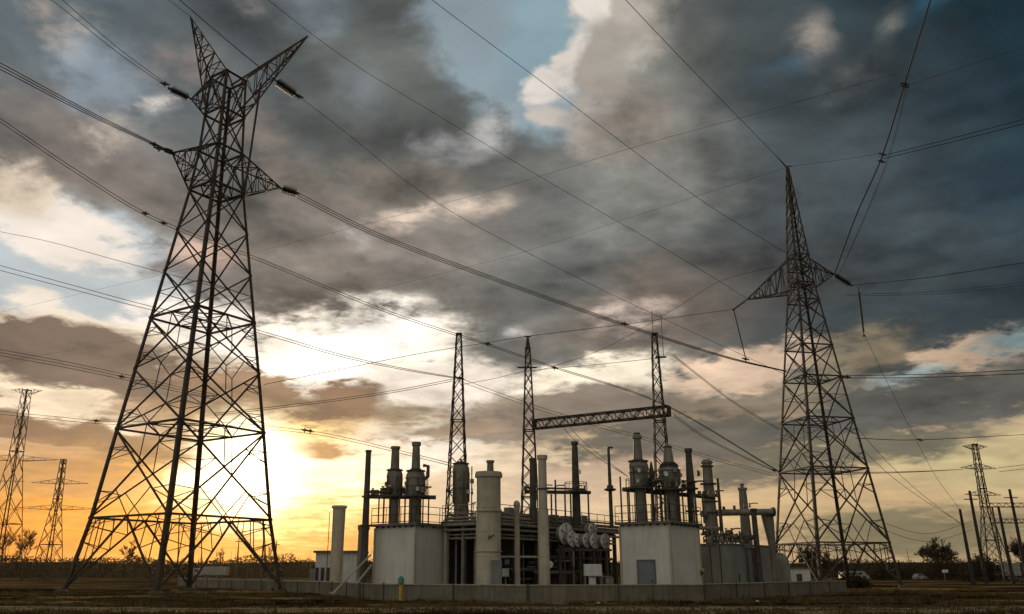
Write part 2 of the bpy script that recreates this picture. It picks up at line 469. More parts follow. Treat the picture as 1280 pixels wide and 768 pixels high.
# ------------------------------------------------------------------ ground
def ground():
    rnd = random.Random(4)
    mb = MB()
    # one sheet: fine squares near by, stretching out to the horizon
    ys = [-60, 0, 15, 25] + [28 + .8 * i for i in range(70)] + [86, 92, 100, 112, 130, 160, 200, 260, 340, 480, 700, 1100, 2000, 3600]
    xs = [-3600, -1500, -800, -450, -280, -180, -120, -90] + [-70 + 1.0 * i for i in range(141)] + [90, 120, 180, 280, 450, 800, 1500, 3600]
    from mathutils import noise as nz
    for y in ys:
        for x in xs:
            q = max(0, min(1, (130 - y) / 60)) * max(0, min(1, (85 - abs(x)) / 15))
            z = q * (nz.noise(Vector((x * .11, y * .16, 0))) * .10 + nz.noise(Vector((x * .5, y * .7, 3))) * .05)
            mb.v.append((x, y, z))
    w = len(xs)
    for j in range(len(ys) - 1):
        for i in range(w - 1):
            a = j * w + i
            mb.f.append([a, a + 1, a + w + 1, a + w])
    mb.smooth = True
    g = bpy.data.materials.new('dry_field'); g.use_nodes = True
    nt = g.node_tree; b = nt.nodes['Principled BSDF']; b.inputs['Roughness'].default_value = .95
    b.inputs['Specular IOR Level'].default_value = 0
    N, L = nt.nodes.new, nt.links.new
    geo = N('ShaderNodeNewGeometry')
    mp = N('ShaderNodeMapping'); mp.inputs['Scale'].default_value = (.35, 1, 1); L(geo.outputs['Position'], mp.inputs[0])
    n1 = N('ShaderNodeTexNoise'); n1.inputs['Scale'].default_value = .16; n1.inputs['Detail'].default_value = 9; n1.inputs['Roughness'].default_value = .65
    n2 = N('ShaderNodeTexNoise'); n2.inputs['Scale'].default_value = 2.6; n2.inputs['Detail'].default_value = 8; n2.inputs['Roughness'].default_value = .7
    L(mp.outputs[0], n1.inputs['Vector']); L(geo.outputs['Position'], n2.inputs['Vector'])
    r = N('ShaderNodeValToRGB'); L(n1.outputs[0], r.inputs[0])
    e = r.color_ramp.elements
    e[0].position = .43; e[0].color = (.009, .007, .004, 1)
    e[1].position = .60; e[1].color = (.27, .18, .078, 1)
    k = r.color_ramp.elements.new(.5); k.color = (.045, .034, .018, 1)
    # a worn dirt track crossing in front of the wall
    tw = N('ShaderNodeSeparateXYZ'); L(geo.outputs['Position'], tw.inputs[0])
    def mm(op, a, b):
        q = N('ShaderNodeMath'); q.operation = op
        for i, v in enumerate((a, b)):
            if isinstance(v, float): q.inputs[i].default_value = v
            else: L(v, q.inputs[i])
        return q.outputs[0]
    yy = mm('ADD', tw.outputs[1], mm('MULTIPLY', mm('SUBTRACT', n1.outputs[0], .5), 14.0))
    yy = mm('ABSOLUTE', mm('SUBTRACT', yy, 40.5), 0.0)
    tr = N('ShaderNodeMapRange'); tr.interpolation_type = 'SMOOTHSTEP'
    tr.inputs[1].default_value = 4.6; tr.inputs[2].default_value = 2.2; tr.inputs[4].default_value = .85; L(yy, tr.inputs[0])
    # wheel ruts pressed into it
    ru = mm('ABSOLUTE', mm('SUBTRACT', yy, .95), 0.0)
    rr = N('ShaderNodeMapRange'); rr.inputs[1].default_value = .18; rr.inputs[2].default_value = .42; rr.inputs[3].default_value = .38; rr.inputs[4].default_value = 1; L(ru, rr.inputs[0])
    tm = N('ShaderNodeMix'); tm.data_type = 'RGBA'; L(tr.outputs[0], tm.inputs[0]); L(r.outputs[0], tm.inputs[6])
    tm.inputs[7].default_value = (.33, .25, .14, 1)
    r2 = N('ShaderNodeMapRange'); r2.inputs[1].default_value = .3; r2.inputs[2].default_value = .7; r2.inputs[3].default_value = .45; r2.inputs[4].default_value = 1.5
    L(n2.outputs[0], r2.inputs[0])
    vm = N('ShaderNodeVectorMath'); vm.operation = 'SCALE'; L(tm.outputs[2], vm.inputs[0]); L(r2.outputs[0], vm.inputs['Scale'])
    v2 = N('ShaderNodeVectorMath'); v2.operation = 'SCALE'; L(vm.outputs[0], v2.inputs[0]); L(rr.outputs[0], v2.inputs['Scale'])
    L(v2.outputs[0], b.inputs['Base Color'])
    bp = N('ShaderNodeBump'); bp.inputs['Strength'].default_value = .8; bp.inputs['Distance'].default_value = .12
    L(n2.outputs[0], bp.inputs['Height']); L(bp.outputs[0], b.inputs['Normal'])
    o = mb.build('ground', g); o['kind'] = 'structure'
ground()

# ------------------------------------------------------------------ lattice towers
class Tower:
    def __init__(s, name, label, cat, cx, cy, rot, prof, group=None):
        s.c = Vector((cx, cy, 0)); s.rot = rot; s.prof = prof
        s.root = thing(name, s.c, label, cat, group)
    def r(s, z):
        for (z0, r0), (z1, r1) in zip(s.prof, s.prof[1:]):
            if z <= z1: return r0 + (r1 - r0) * (z - z0) / (z1 - z0)
        return s.prof[-1][1]
    def corner(s, k, z):
        a = s.rot + k * math.pi / 2
        return s.c + Vector((math.cos(a) * s.r(z), math.sin(a) * s.r(z), z))
    def legs(s, w0, w1, foot=0.0):
        zs = [p[0] for p in s.prof]
        for k in range(4):
            mb = MB()
            for z0, z1 in zip(zs, zs[1:]):
                a, b = s.corner(k, z0), s.corner(k, z1)
                wa = w0 + (w1 - w0) * z0 / zs[-1]; wb = w0 + (w1 - w0) * z1 / zs[-1]
                mb.angle(a, b, wa, (a - s.c) * Vector((1, 1, 0)), wb)
            leg = mb.build('leg', 'steel', s.root)
            if foot:
                MB().lathe(s.corner(k, 0) - Vector((0, 0, .5)), [(0, foot), (.62, foot), (.8, foot * .6)], 16).build('footing', 'darkm', s.root)
    def bracing(s, panels, w, wr, fade=0.6):
        """panels: (z0, z1, kind); one lattice mesh for each face"""
        top = s.prof[-1][0]
        for k in range(4):
            mb = MB()
            for z0, z1, kind in panels:
                q = 1 - (1 - fade) * z0 / top; W = w * q; V = wr * q
                A, B, C, D = s.corner(k, z0), s.corner(k + 1, z0), s.corner(k, z1), s.corner(k + 1, z1)
                leg0 = lambda t: lerp(A, C, t)
                leg1 = lambda t: lerp(B, D, t)
                if kind in ('X', 'XR', 'XX'):
                    mb.bar(A, D, W); mb.bar(B, C, W)
                    wa, wb = (B - A).length, (D - C).length
                    t = wa / (wa + wb); X = lerp(A, D, t)
                    if kind == 'XR':
                        for side, (a, c, o1, o2) in enumerate(((A, C, D, B), (B, D, C, A))):
                            lg = lambda t: lerp(a, c, t)
                            lo = lambda t: lerp(a, o1, t)     # lower half of a diagonal
                            hi = lambda t: lerp(c, o2, t)     # upper half of the other one
                            mb.bar(lo(t * .5), lg(t * .55), V); mb.bar(lo(t * .5), lg(t * .28), V)
                            mb.bar(hi((1 - t) * .5), lg(t + (1 - t) * .5), V); mb.bar(hi((1 - t) * .5), lg(t + (1 - t) * .2), V)
                        mb.bar(X, lerp(C, D, .5), V)
                        mb.bar(lerp(A, D, t * .55), lerp(A, B, .5), V); mb.bar(lerp(B, C, t * .55), lerp(A, B, .5), V)
                    if kind == 'XX':
                        mb.bar(X, leg0(t), V); mb.bar(X, leg1(t), V)
                elif kind == 'K':
                    m = lerp(C, D, .5)
                    mb.bar(A, m, W * 1.1); mb.bar(B, m, W * 1.1)
                    for a, c, q0 in ((A, C, 0), (B, D, 1)):
                        for tt in (.3, .55, .78):
                            p = lerp(a, m, tt)
                            mb.bar(p, lerp(a, c, tt + .12), V); mb.bar(p, lerp(c, m, tt - .1), V)
                            mb.bar(lerp(a, c, tt + .12), lerp(c, m, max(.05, tt - .25)), V * .8)
                elif kind == 'Z':
                    if (int(z0 * 10) + k) % 2: mb.bar(A, D, W)
                    else: mb.bar(B, C, W)
            mb.build('bracing', 'steel', s.root)
    def belts(s, zs, w, diaphragm=()):
        for z in zs:
            mb = MB()
            for k in range(4):
                mb.bar(s.corner(k, z), s.corner(k + 1, z), w)
                e = (s.corner(k + 1, z) - s.corner(k, z)).normalized(); q = w * 1.1
                for p, sg in ((s.corner(k, z), 1), (s.corner(k + 1, z), -1)):
                    mb.box(p + e * sg * q, (q * 2, .03, q * 1.8), (e.x, e.y))     # gusset plate
            if z in diaphragm:
                for k in range(4):
                    a = lerp(s.corner(k, z), s.corner(k + 1, z), .5); b = lerp(s.corner(k + 1, z), s.corner(k + 2, z), .5)
                    mb.bar(a, b, w * .6)
                    mb.bar(lerp(s.corner(k, z), s.corner(k + 1, z), .5), s.c + Vector((0, 0, z)), w * .45)
            mb.build('belt', 'steel', s.root)
    def arm(s, tip, roots, n, w, name='cross_arm', wv=None):
        """tapering lattice from the root points (a ring) to a tip"""
        tip = Vector(tip); mb = MB(); wv = wv or w * .55
        roots = [Vector(p) for p in roots]
        for p in roots: mb.bar(p, tip, w, w * .7)
        m = len(roots)
        for i in range(n):
            t0, t1 = i / n * .96, (i + 1) / n * .96
            for k in range(m):
                a, b = roots[k], roots[(k + 1) % m]
                if i: mb.bar(lerp(a, tip, t0), lerp(b, tip, t0), wv)
                if (i + k) % 2: mb.bar(lerp(a, tip, t0), lerp(b, tip, t1), wv)
                else: mb.bar(lerp(b, tip, t0), lerp(a, tip, t1), wv)
        return mb.build(name, 'steel', s.root)

# the big tower on the left
T1Y = 75.0
x1 = Xat(218, T1Y, 0)
big = Tower('lattice_tower', 'tallest steel lattice tower with two slanted horns, nearest the camera over the dry field', 'lattice tower',
            x1, T1Y, R(11), [(0, 8.85), (6, 7.5), (13.6, 6.35), (36.8, 2.6), (41.0, 2.15), (49.2, 1.8)], 'big strain towers of the main line')
big.legs(.38, .24, .55)
big.bracing([(0.3, 6.0, 'K'), (6.0, 13.6, 'XR'), (13.6, 19.0, 'XR'), (19.0, 23.8, 'XR'), (23.8, 28.4, 'XX'), (28.4, 32.6, 'X'), (32.6, 36.8, 'X'),
             (36.8, 41.0, 'X'), (41.0, 45.0, 'X'), (45.0, 49.2, 'X')], .13, .065, .8)
big.belts([6.0, 13.6, 23.8, 36.8, 41.0, 45.0, 49.2], .17, (13.6, 23.8, 36.8))
def near2(T, target, z):
    """the two tower corners at height z that face a target"""
    t = Vector((target[0], target[1], 0))
    ks = sorted(range(4), key=lambda k: (T.corner(k, z) * Vector((1, 1, 0)) - t).length)[:2]
    return [T.corner(k, z) for k in ks]
TIP_LL = P(215, 191, 71.5); TIP_LR = P(351, 235, 79)
TIP_UL = P(239, 124, 74); HORN_L = P(238, 21, 73.5); HORN_R = P(385, 45, 77.2)
for tip, zl, zh, n in ((TIP_LL, 36.8, 41.0, 4), (TIP_LR, 36.8, 41.0, 5), (TIP_UL, 45.0, 49.0, 3)):
    lo, hi = near2(big, tip, zl), near2(big, tip, zh)
    big.arm(tip, [lo[0], lo[1], hi[1], hi[0]], n, .13)
lo, hi = near2(big, HORN_L, 46.0), near2(big, HORN_L, 49.2)
big.arm(HORN_L, [lo[0], hi[1], hi[0]], 6, .13, 'earth_wire_horn')
big.arm(HORN_R, near2(big, HORN_R, 45.2) + near2(big, HORN_R, 49.6)[::-1], 6, .14, 'earth_wire_horn')
MB().bar(P(326, 104, 77), big.corner(0, 36.8), .16).build('hanger', 'steel', big.root)

# the single-peak tower on the right
T2Y = 105.0
x2 = Xat(1045, T2Y, 0)
peak = Tower('lattice_tower', 'lattice tower with one sharp peak and a single crossarm, beyond the plant', 'lattice tower',
             x2, T2Y, R(-34), [(0, 7.3), (37.6, 1.75), (41.5, 1.5), (54.5, .22)], 'big strain towers of the main line')
peak.legs(.34, .18, .5)
peak.bracing([(0.3, 4.9, 'K'), (4.9, 13.5, 'XR'), (13.5, 19.6, 'XR'), (19.6, 24.9, 'XX'), (24.9, 29.0, 'X'), (29.0, 32.4, 'XX'), (32.4, 35.2, 'X'),
              (35.2, 37.6, 'XX'), (37.6, 39.6, 'X'), (39.6, 41.5, 'X'), (41.5, 43.6, 'X'), (43.6, 45.6, 'X'), (45.6, 47.6, 'X'), (47.6, 49.5, 'X'),
              (49.5, 51.2, 'X'), (51.2, 52.8, 'X'), (52.8, 54.2, 'X')], .14, .075)
peak.belts([4.9, 13.5, 19.6, 24.9, 29.0, 35.2, 37.6, 39.6, 41.5], .16, (13.5, 19.6, 24.9, 37.6))
PK_L = P(933, 375, 101.5); PK_R = P(1043, 343, 108); PK_T = P(984, 208, 105)
lo, hi = near2(peak, PK_L, 36.4), near2(peak, PK_L, 41.2)
peak.arm(PK_L, [lo[0], lo[1], hi[1], hi[0]], 7, .13)
lo, hi = near2(peak, PK_R, 36.8), near2(peak, PK_R, 40.8)
peak.arm(PK_R, [lo[0], lo[1], hi[1], hi[0]], 5, .13)
MB().bar(PK_T + Vector((0, 0, -.3)), P(972, 197, 104), .14, .08).bar(PK_T, P(990, 208, 105.5), .12).build('peak_bracket', 'steel', peak.root)

# slim masts of the switchyard
def mast(px_base, ytop, Y, label, rb, rt, spike=0.0, name='lattice_mast'):
    z = Zat(ytop, Y)
    T = Tower(name, label, 'lattice mast', Xat(px_base, Y, 0), Y, R(40), [(0, rb), (z * .5, (rb + rt) / 2), (z, rt)], 'slim switchyard masts behind the plant')
    T.legs(.14, .10)
    n = 15; zs = [z * (1 - (1 - i / n) ** 1.12) for i in range(n + 1)]
    T.bracing([(a + .01, b, 'X') for a, b in zip(zs, zs[1:])], .085, .06, .8)
    T.belts([zs[5], zs[9], zs[-1]], .1)
    return T, z
m1, z1 = mast(570, 418, 85, 'slim lattice mast behind the domed vessel, farthest left of the three masts', 1.9, .38)
m2, z2 = mast(664, 436, 85, 'slim lattice mast carrying the left end of the lattice beam', 1.6, .36)
m3, z3 = mast(837, 418, 76.5, 'slim lattice mast with two thin rods on top, right end of the lattice beam', 1.4, .36)
for T, z in ((m1, z1), (m3, z3)):
    MB().box(T.c + Vector((0, 0, z + .05)), (.62, .62, .08)).build('cap', 'steel', T.root)
MB().bar(m2.c + Vector((0, 0, z2)), m2.c + Vector((0, 0, z2 + 1.3)), .5, .2).bar(m2.c + Vector((-.35, 0, z2 + 1.3)), m2.c + Vector((.35, 0, z2 + 1.3)), .12).build('peak', 'steel', m2.root)
MB().bar(m2.c + Vector((-1.1, 0, z2 - 2.0)), m2.c + Vector((.9, 0, z2 - 2.0)), .14).build('cross_arm', 'steel', m2.root)
for dx, h in ((-.1, 2.3), (.75, 2.0)):
    MB().bar(m3.c + Vector((dx, 0, z3 if dx < 0 else z3 - 2.2)), m3.c + Vector((dx, 0, z3 + h)), .05).build('rod', 'steel', m3.root)
MB().bar(m3.c + Vector((0, 0, z3 - 2.2)), m3.c + Vector((1.0, 0, z3 - 2.2)), .14).build('cross_arm', 'steel', m3.root)
def lattice_beam():
    a, b = P(668, 531, 84.2), P(836, 511, 76.6)
    b.z = a.z
    o = thing('lattice_beam', (a + b) / 2, 'long horizontal lattice beam spanning between two slim masts', 'lattice beam')
    d = (b - a).normalized(); s = Vector((-d.y, d.x, 0)) * .42; u = Vector((0, 0, .42))
    cs = [s + u, -s + u, -s - u, s - u]
    for c in cs: MB().bar(a + c, b + c, .12).build('chord', 'steel', o)
    for k in range(4):
        mb = MB(); n = 18
        for i in range(n):
            p, q = lerp(a, b, i / n), lerp(a, b, (i + 1) / n)
            c, e = cs[k], cs[(k + 1) % 4]
            mb.bar(p + (c if i % 2 else e), q + (e if i % 2 else c), .07)
            mb.bar(p + c, p + e, .06)
        mb.build('lacing', 'steel', o)
    MB().box(a, (.08, .9, .95), (d.x, d.y)).build('end_plate', 'steel', o)
    MB().box(b, (.08, .9, .95), (d.x, d.y)).build('end_plate', 'steel', o)
lattice_beam()

# far pylons
def far_pylon(px, Y, ytop, rb, label, arms, tk, waist=.62):
    z = Zat(ytop, Y)
    T = Tower('distant_pylon', label, 'pylon', Xat(px, Y, 0), Y, R(35), [(0, rb), (z * waist, rb * .30), (z, rb * .2)], 'distant lattice pylons')
    T.legs(.30 * tk, .2 * tk)
    n = 9; zs = [z * (1 - (1 - i / n) ** 1.35) for i in range(n + 1)]
    T.bracing([(a + .01, b, 'X') for a, b in zip(zs, zs[1:])], .13 * tk, .1, .8)
    T.belts([zs[2], zs[5], zs[-1]], .2 * tk)
    for frac, hl, rise in arms:
        for sgn in (-1, 1):
            c = T.c + Vector((0, 0, z * frac)); w = Vector((1.0, .2, 0)).normalized()
            rr = T.r(z * frac) * .8
            tip = c + w * sgn * hl + Vector((0, 0, rise))
            rt = [c + w * sgn * rr + Vector((0, .5, -.2)), c + w * sgn * rr + Vector((0, -.5, -.2)), c + w * sgn * rr + Vector((0, 0, .9))]
            T.arm(tip, rt, 3, .12 * tk)
    return T
far_pylon(-6, 170, 488, 4.6, 'far pylon with a forked top at the left edge of the picture', [(.985, 2.9, .6), (.62, 8, .2)], .62)
far_pylon(57, 200, 575, 3.6, 'smaller far pylon with two wide crossarms over the bare trees', [(.80, 6.2, 0), (.58, 8.5, .2)], .7)
far_pylon(1247, 190, 556, 3.8, 'far pylon with three crossarms behind the leaning wooden poles', [(.97, 3.2, .5), (.82, 4.6, 0), (.62, 4.6, 0)], .85, .5)
# ------------------------------------------------------------------ the plant
ER, EL = Vector((.6, .8, 0)), Vector((-.8, .6, 0))      # the two wall directions
def gx(px, Y, z=0.0): return Xat(px, Y, z)
def oblock(mb, c, lL, lR, z0, z1, grow=0.0):
    c = Vector((c[0], c[1], 0)); a = c - ER * grow - EL * grow
    mid = a + ER * (lR / 2 + grow) + EL * (lL / 2 + grow) + Vector((0, 0, (z0 + z1) / 2))
    return mb.box(mid, (lR + 2 * grow, lL + 2 * grow, z1 - z0), ER)
def railing(mb, pts, h=1.05, step=1.15, w=.045):
    for a, b in zip(pts, pts[1:]):
        a, b = Vector(a), Vector(b); n = max(1, round((b - a).length / step)); U = Vector((0, 0, 1))
        for i in range(n + 1): mb.bar(lerp(a, b, i / n), lerp(a, b, i / n) + U * h, w)
        for hh in (h, h * .55, .1): mb.bar(a + U * hh, b + U * hh, w)
    return mb
def flange_stack(name, label, cat, px, Y, prof, m, group=None, zbase=None, refpy=None, n=28):
    """a turned vessel or stack: prof = (photo y, photo width) from the foot up; zbase: where it stands"""
    z0 = zbase if zbase is not None else 0.0
    rp = refpy or prof[0][0]
    X = Xat(px, Y, Zat(rp, Y))
    root = thing(name, (X, Y, z0), label, cat, group)
    pr = []
    for py, w in prof:
        z = max(Zat(py, Y), z0)
        pr.append((z - z0, w / 2 * mpp(Y, z)))
    if zbase is not None or pr[0][0] > 0.02: pr = [(0, pr[0][1])] + pr
    pr[0] = (-.05, pr[0][1])
    MB().lathe((X, Y, z0), pr, n).build('shell', m, root)
    base = prof[0][1]
    if cat in ('stack', 'tank', 'column') and pr[-1][0] > 3:
        top = pr[-1][0]; k = 1.1
        def rad(z):
            for (a, ra), (b, rb_) in zip(pr, pr[1:]):
                if a <= z <= b and b - a > .3: return ra + (rb_ - ra) * (z - a) / (b - a)
        while k < top - .5:
            r_ = rad(k)
            if r_: MB().lathe((X, Y, z0 + k), [(0, r_ + .002), (.012, r_ + .012), (.035, r_ + .012), (.047, r_ + .002)], n).build('weld_seam', m, root)
            k += 1.45
    return root, Vector((X, Y, 0)), pr
def ring(root, c, z, r, h=.09, w=.0, m='darkm', name='flange'):
    MB().lathe((c.x, c.y, z), [(0, r), (h, r)], 24).build(name, m, root)
def ladder(root, c, z0, z1, r, ang):
    mb = MB(); d = Vector((math.cos(ang), math.sin(ang), 0)); t = Vector((-d.y, d.x, 0)) * .2
    b = c + d * (r + .16)
    for s in (-1, 1): mb.bar(b + t * s + Vector((0, 0, z0)), b + t * s + Vector((0, 0, z1)), .05)
    z = z0 + .2
    while z < z1:
        mb.bar(b - t + Vector((0, 0, z)), b + t + Vector((0, 0, z)), .035); z += .3
    mb.build('ladder', 'darkm', root)

# --- left blockhouse
def blockhouse(name, corner, lL, lR, ztop, label, m='block', door=False, rail=True):
    o = thing(name, (corner[0], corner[1], 0), label, 'building', None)
    mb = MB(); oblock(mb, corner, lL, lR, -.2, ztop); mb.build('wall', m, o)
    mb = MB(); oblock(mb, corner, lL, lR, ztop + .003, ztop + .16, .26); mb.build('roof_slab', 'slab', o)
    mb = MB()
    c = Vector((corner[0], corner[1], 0))
    n = 7
    for q in (c, c + EL * lL, c + ER * lR): MB().box(q - (ER + EL) * (.008 if q == c else 0) - (ER * .008 if q == c + EL * lL else Vector((0, 0, 0))) + Vector((0, 0, ztop / 2 - .15)), (.13, .13, ztop + .1), ER).build('corner_trim', 'cream', o)
    for i in range(n):
        p = c + EL * (lL * (i + .5) / n) - ER * .12
        mb.box(p + Vector((0, 0, ztop - .06)), (.06, .2, .1), EL)
        p = c + ER * (lR * (i + .5) / n) - EL * .12
        mb.box(p + Vector((0, 0, ztop - .06)), (.06, .2, .1), ER)
    mb.build('bracket', 'darkm', o)
    if rail:
        mb = MB(); z = Vector((0, 0, ztop + .16)); g = .2
        a = c + EL * (lL + g) - ER * g + z; b = c - EL * g - ER * g + z; d = c + ER * (lR + g) - EL * g + z
        railing(mb, [a, b, d]); mb.build('railing', 'darkm', o)
    return o, c
LB = (gx(517, 57), 57.0)
lb, lbc = blockhouse('blockhouse', LB, 3.6, 8.0, 4.55, 'pale block building with a railed roof carrying two fat vessels, left end of plant')
RB = (gx(842, 56), 56.0)
rb, rbc = blockhouse('blockhouse', RB, 3.55, 4.5, 4.62, 'pale block building with a grey door and a railed roof, right of dark hall', door=True)
def add_door():
    p = rbc + EL * 1.75 - ER * .03
    d = MB().box(p + Vector((0, 0, 1.15)), (1.12, .08, 2.3), EL).build('door', 'door', rb)
    MB().box(p - ER * .07 + EL * -.4 + Vector((0, 0, 1.1)), (.05, .06, .16), EL).build('handle', 'darkm', d)
    mb = MB()
    for s in (-1, 1): mb.box(p + EL * s * .6 + Vector((0, 0, 1.2)), (.09, .13, 2.4), EL)
    mb.box(p + Vector((0, 0, 2.36)), (1.11, .13, .09), EL)
    mb.build('door_frame', 'slab', rb)
add_door()
lp = thing('warning_lamp', rbc + ER * 4.35 - EL * .1 + Vector((0, 0, 1.75)), 'small orange bulkhead lamp on the corner of the pale building with a door', 'lamp')
MB().lathe(BASE[lp.name], [(0, .07), (.06, .12), (.16, .11), (.22, .04)], 14, -EL).build('globe', 'yellow', lp)
MB().box(BASE[lp.name] + Vector((0, 0, -.16)), (.08, .08, .3), ER).build('bracket', 'darkm', lp)

# --- the dark open hall between them
HC = Vector((gx(611, 57), 57.0, 0)); HL, HR, HZ = 3.55, 17.0, 4.72
hall = thing('process_hall', HC, 'dark open-sided hall under a railed deck between the two pale buildings', 'building')
oblock(MB(), HC, HL, HR, HZ, HZ + .16, .3).build('deck', 'slab', hall)
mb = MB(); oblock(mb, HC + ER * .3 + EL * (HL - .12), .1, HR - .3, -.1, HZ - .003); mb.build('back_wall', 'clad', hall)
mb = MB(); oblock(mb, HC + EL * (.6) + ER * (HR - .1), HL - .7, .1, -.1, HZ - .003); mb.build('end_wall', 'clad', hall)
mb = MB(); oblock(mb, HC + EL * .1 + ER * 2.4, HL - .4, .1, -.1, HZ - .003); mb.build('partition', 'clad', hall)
for i in range(7):
    p = HC + ER * (.12 + i * 2.8) + EL * .12
    MB().box(p + Vector((0, 0, HZ / 2 - .1)), (.24, .24, HZ - .2), ER).build('column', 'darkm', hall)
for f in (.97, .55):
    p = HC + EL * HL * f - ER * .15
    MB().box(p + Vector((0, 0, HZ / 2 - .1)), (.26, .22, HZ - .2), ER).build('column', 'cream' if f > .9 else 'greym', hall)
mb = MB(); zz = Vector((0, 0, HZ + .16)); g = .22
railing(mb, [HC + EL * (HL + g) - ER * g + zz, HC - EL * g - ER * g + zz, HC - EL * g + ER * (HR + g) + zz]); mb.build('railing', 'pipe', hall)
for z, t in ((HZ - .25, .26), (HZ - 2.1, .16)):
    mb = MB()
    for i in range(6):
        mb.bar(HC + ER * (.26 + i * 2.8) + EL * .12 + Vector((0, 0, z)), HC + ER * (2.78 + i * 2.8) + EL * .12 + Vector((0, 0, z)), t)
    mb.build('beam', 'darkm', hall)
# pipes hung along the edge of the deck
for dz, off, r in ((-.08, .42, .12), (-.42, .38, .09), (.36, .30, .10)):
    z = Vector((0, 0, HZ + dz))
    a, b, c = HC + EL * (HL - .1) - ER * off + z, HC - EL * off - ER * off + z, HC - EL * off + ER * HR + z
    MB().tube([a, lerp(b, a, .08), lerp(b, lerp(a, c, .5), .02), lerp(b, c, .025), c], r, 10).build('edge_pipe', 'pipe', hall)
rnd = random.Random(12)
def clutter(root, pts, n, name='valve', m=('darkm', 'pipe', 'greym'), s=1.0):
    s *= .8
    """valves, boxes and hand wheels set along a pipe"""
    for i in range(n):
        a = Vector(rnd.choice(pts)); mb = MB(); k = rnd.random()
        if k < .45:
            mb.lathe(a, [(0, .05 * s), (.1, .14 * s), (.3 * s, .14 * s), (.36 * s, .06), (.6 * s, .05), (.62 * s, .16 * s), (.66 * s, .16 * s)], 12)
        elif k < .75:
            mb.box(a + Vector((0, 0, .25 * s)), (.4 * s, .3 * s, .5 * s), ER, .03)
        else:
            mb.tube([a, a + Vector((0, 0, .5 * s)), a + Vector((.3, .1, .65 * s)), a + Vector((.7, .2, .65 * s))], .07 * s, 8)
        mb.build(name, rnd.choice(m), root)
def spread(a, b, n):
    a, b = Vector(a), Vector(b)
    return [lerp(a, b, i / (n - 1)) for i in range(n)]
clutter(hall, spread(HC + ER * 1 + EL * .9 + zz, HC + ER * 15 + EL * .9 + zz, 24), 22, 'deck_fitting', s=1.0)
clutter(hall, spread(HC + EL * 3.3 + ER * .7 + zz, HC + EL * .8 + ER * .7 + zz, 8), 9, 'deck_fitting', s=1.1)
# low duct on the deck
mb = MB(); oblock(mb, HC + ER * 3.2 + EL * 1.6, 1.0, 8.5, HZ + .16, HZ + .95); mb.build('deck_duct', 'darkm', hall)

# pipes, frames and cabinets crowding the open sides of the hall
for i in range(26):
    p = HC + ER * rnd.uniform(.5, HR - .6) + EL * rnd.uniform(.3, 1.3)
    MB().tube([p, p + Vector((0, 0, HZ - .05))], rnd.choice((.05, .07, .1)), 8).build('riser_pipe', rnd.choice(('pipe', 'pipe', 'greym', 'darkm')), hall)
for i in range(12):
    z = Vector((0, 0, rnd.uniform(.9, HZ - .5))); t0 = rnd.uniform(.4, 9); t1 = t0 + rnd.uniform(2, 7); e = EL * rnd.uniform(-.1, 1.0)
    a, b = HC + ER * t0 + e + z, HC + ER * min(t1, HR - .3) + e + z
    MB().tube([a, b, b + Vector((0, 0, -.6))], rnd.choice((.05, .08, .11)), 8).build('cross_pipe', rnd.choice(('pipe', 'pipe', 'greym')), hall)
for i in range(16):
    p = HC + ER * rnd.uniform(.6, HR - .8) + EL * rnd.uniform(.4, 1.2); h = rnd.uniform(.6, 1.9)
    MB().box(p + Vector((0, 0, h / 2)), (rnd.uniform(.5, 1.2), rnd.uniform(.4, .7), h), ER, .03).build('cabinet', rnd.choice(('annex', 'greym', 'greym', 'cream')), hall)
for e in (.5, 1.4, 2.3, 3.0):
    z0 = rnd.uniform(2.2, 4.2); a = HC + EL * e + ER * .35
    MB().tube([a, a + Vector((0, 0, z0)), a + Vector((0, 0, z0)) + EL * .5], .07, 8).build('riser_pipe', 'pipe', hall)
for dz, off, r in ((.62, .02, .07), (.14, .48, .06), (-.72, .2, .06), (-.95, .16, .08)):
    z = Vector((0, 0, HZ + dz))
    a, b, c = HC + EL * (HL - .1) - ER * off + z, HC - EL * off - ER * off + z, HC - EL * off + ER * HR * .97 + z
    MB().tube([a, b], r, 8).build('edge_pipe', 'pipe', hall); MB().tube([b, c], r, 8).build('edge_pipe', 'pipe', hall)
for t in (1.4, 3.2, 5.1, 6.3, 8.6, 10.4, 12.7):
    p = HC + ER * t + EL * .5 + zz; h = rnd.uniform(.5, 1.3)
    MB().box(p + Vector((0, 0, h / 2)), (rnd.uniform(.6, 1.3), .5, h), ER, .03).build('deck_box', rnd.choice(('greym', 'pipe', 'annex')), hall)

# --- stacks, vessels and columns, left to right
G = 'stacks and vessels of the plant'
st, c, pr = flange_stack('short_stack', 'plain short stack standing alone left of the plant, before the flat white building', 'stack', 424, 70,
                         [(742, 15), (700, 15), (660, 15.5), (636, 16), (635.5, 19), (632.5, 19)], 'cream', G, 0, 640)
MB().bar(c + Vector((-.75, 0, 0)), c + Vector((-.75, 0, Zat(640, 70))), .05).build('conduit', 'darkm', st)
st, c, pr = flange_stack('pipe_stack', 'tall thin dark stack at the left corner of the left pale building', 'stack', 460.5, 58.5,
                         [(742, 11), (655, 8.5), (566, 6.5), (565.5, 8), (563, 8)], 'darkm', G, 0, 570)
ring(st, c, Zat(622, 58.5), .34); ring(st, c, Zat(658, 58.5), .4)
st, c, pr = flange_stack('lagged_pipe', 'thick grey riser pipe behind the foot of the thin dark stack', 'stack', 453.5, 60.5,
                         [(742, 14), (664, 13), (662, 15), (657, 15)], 'greym', G, 0, 690)
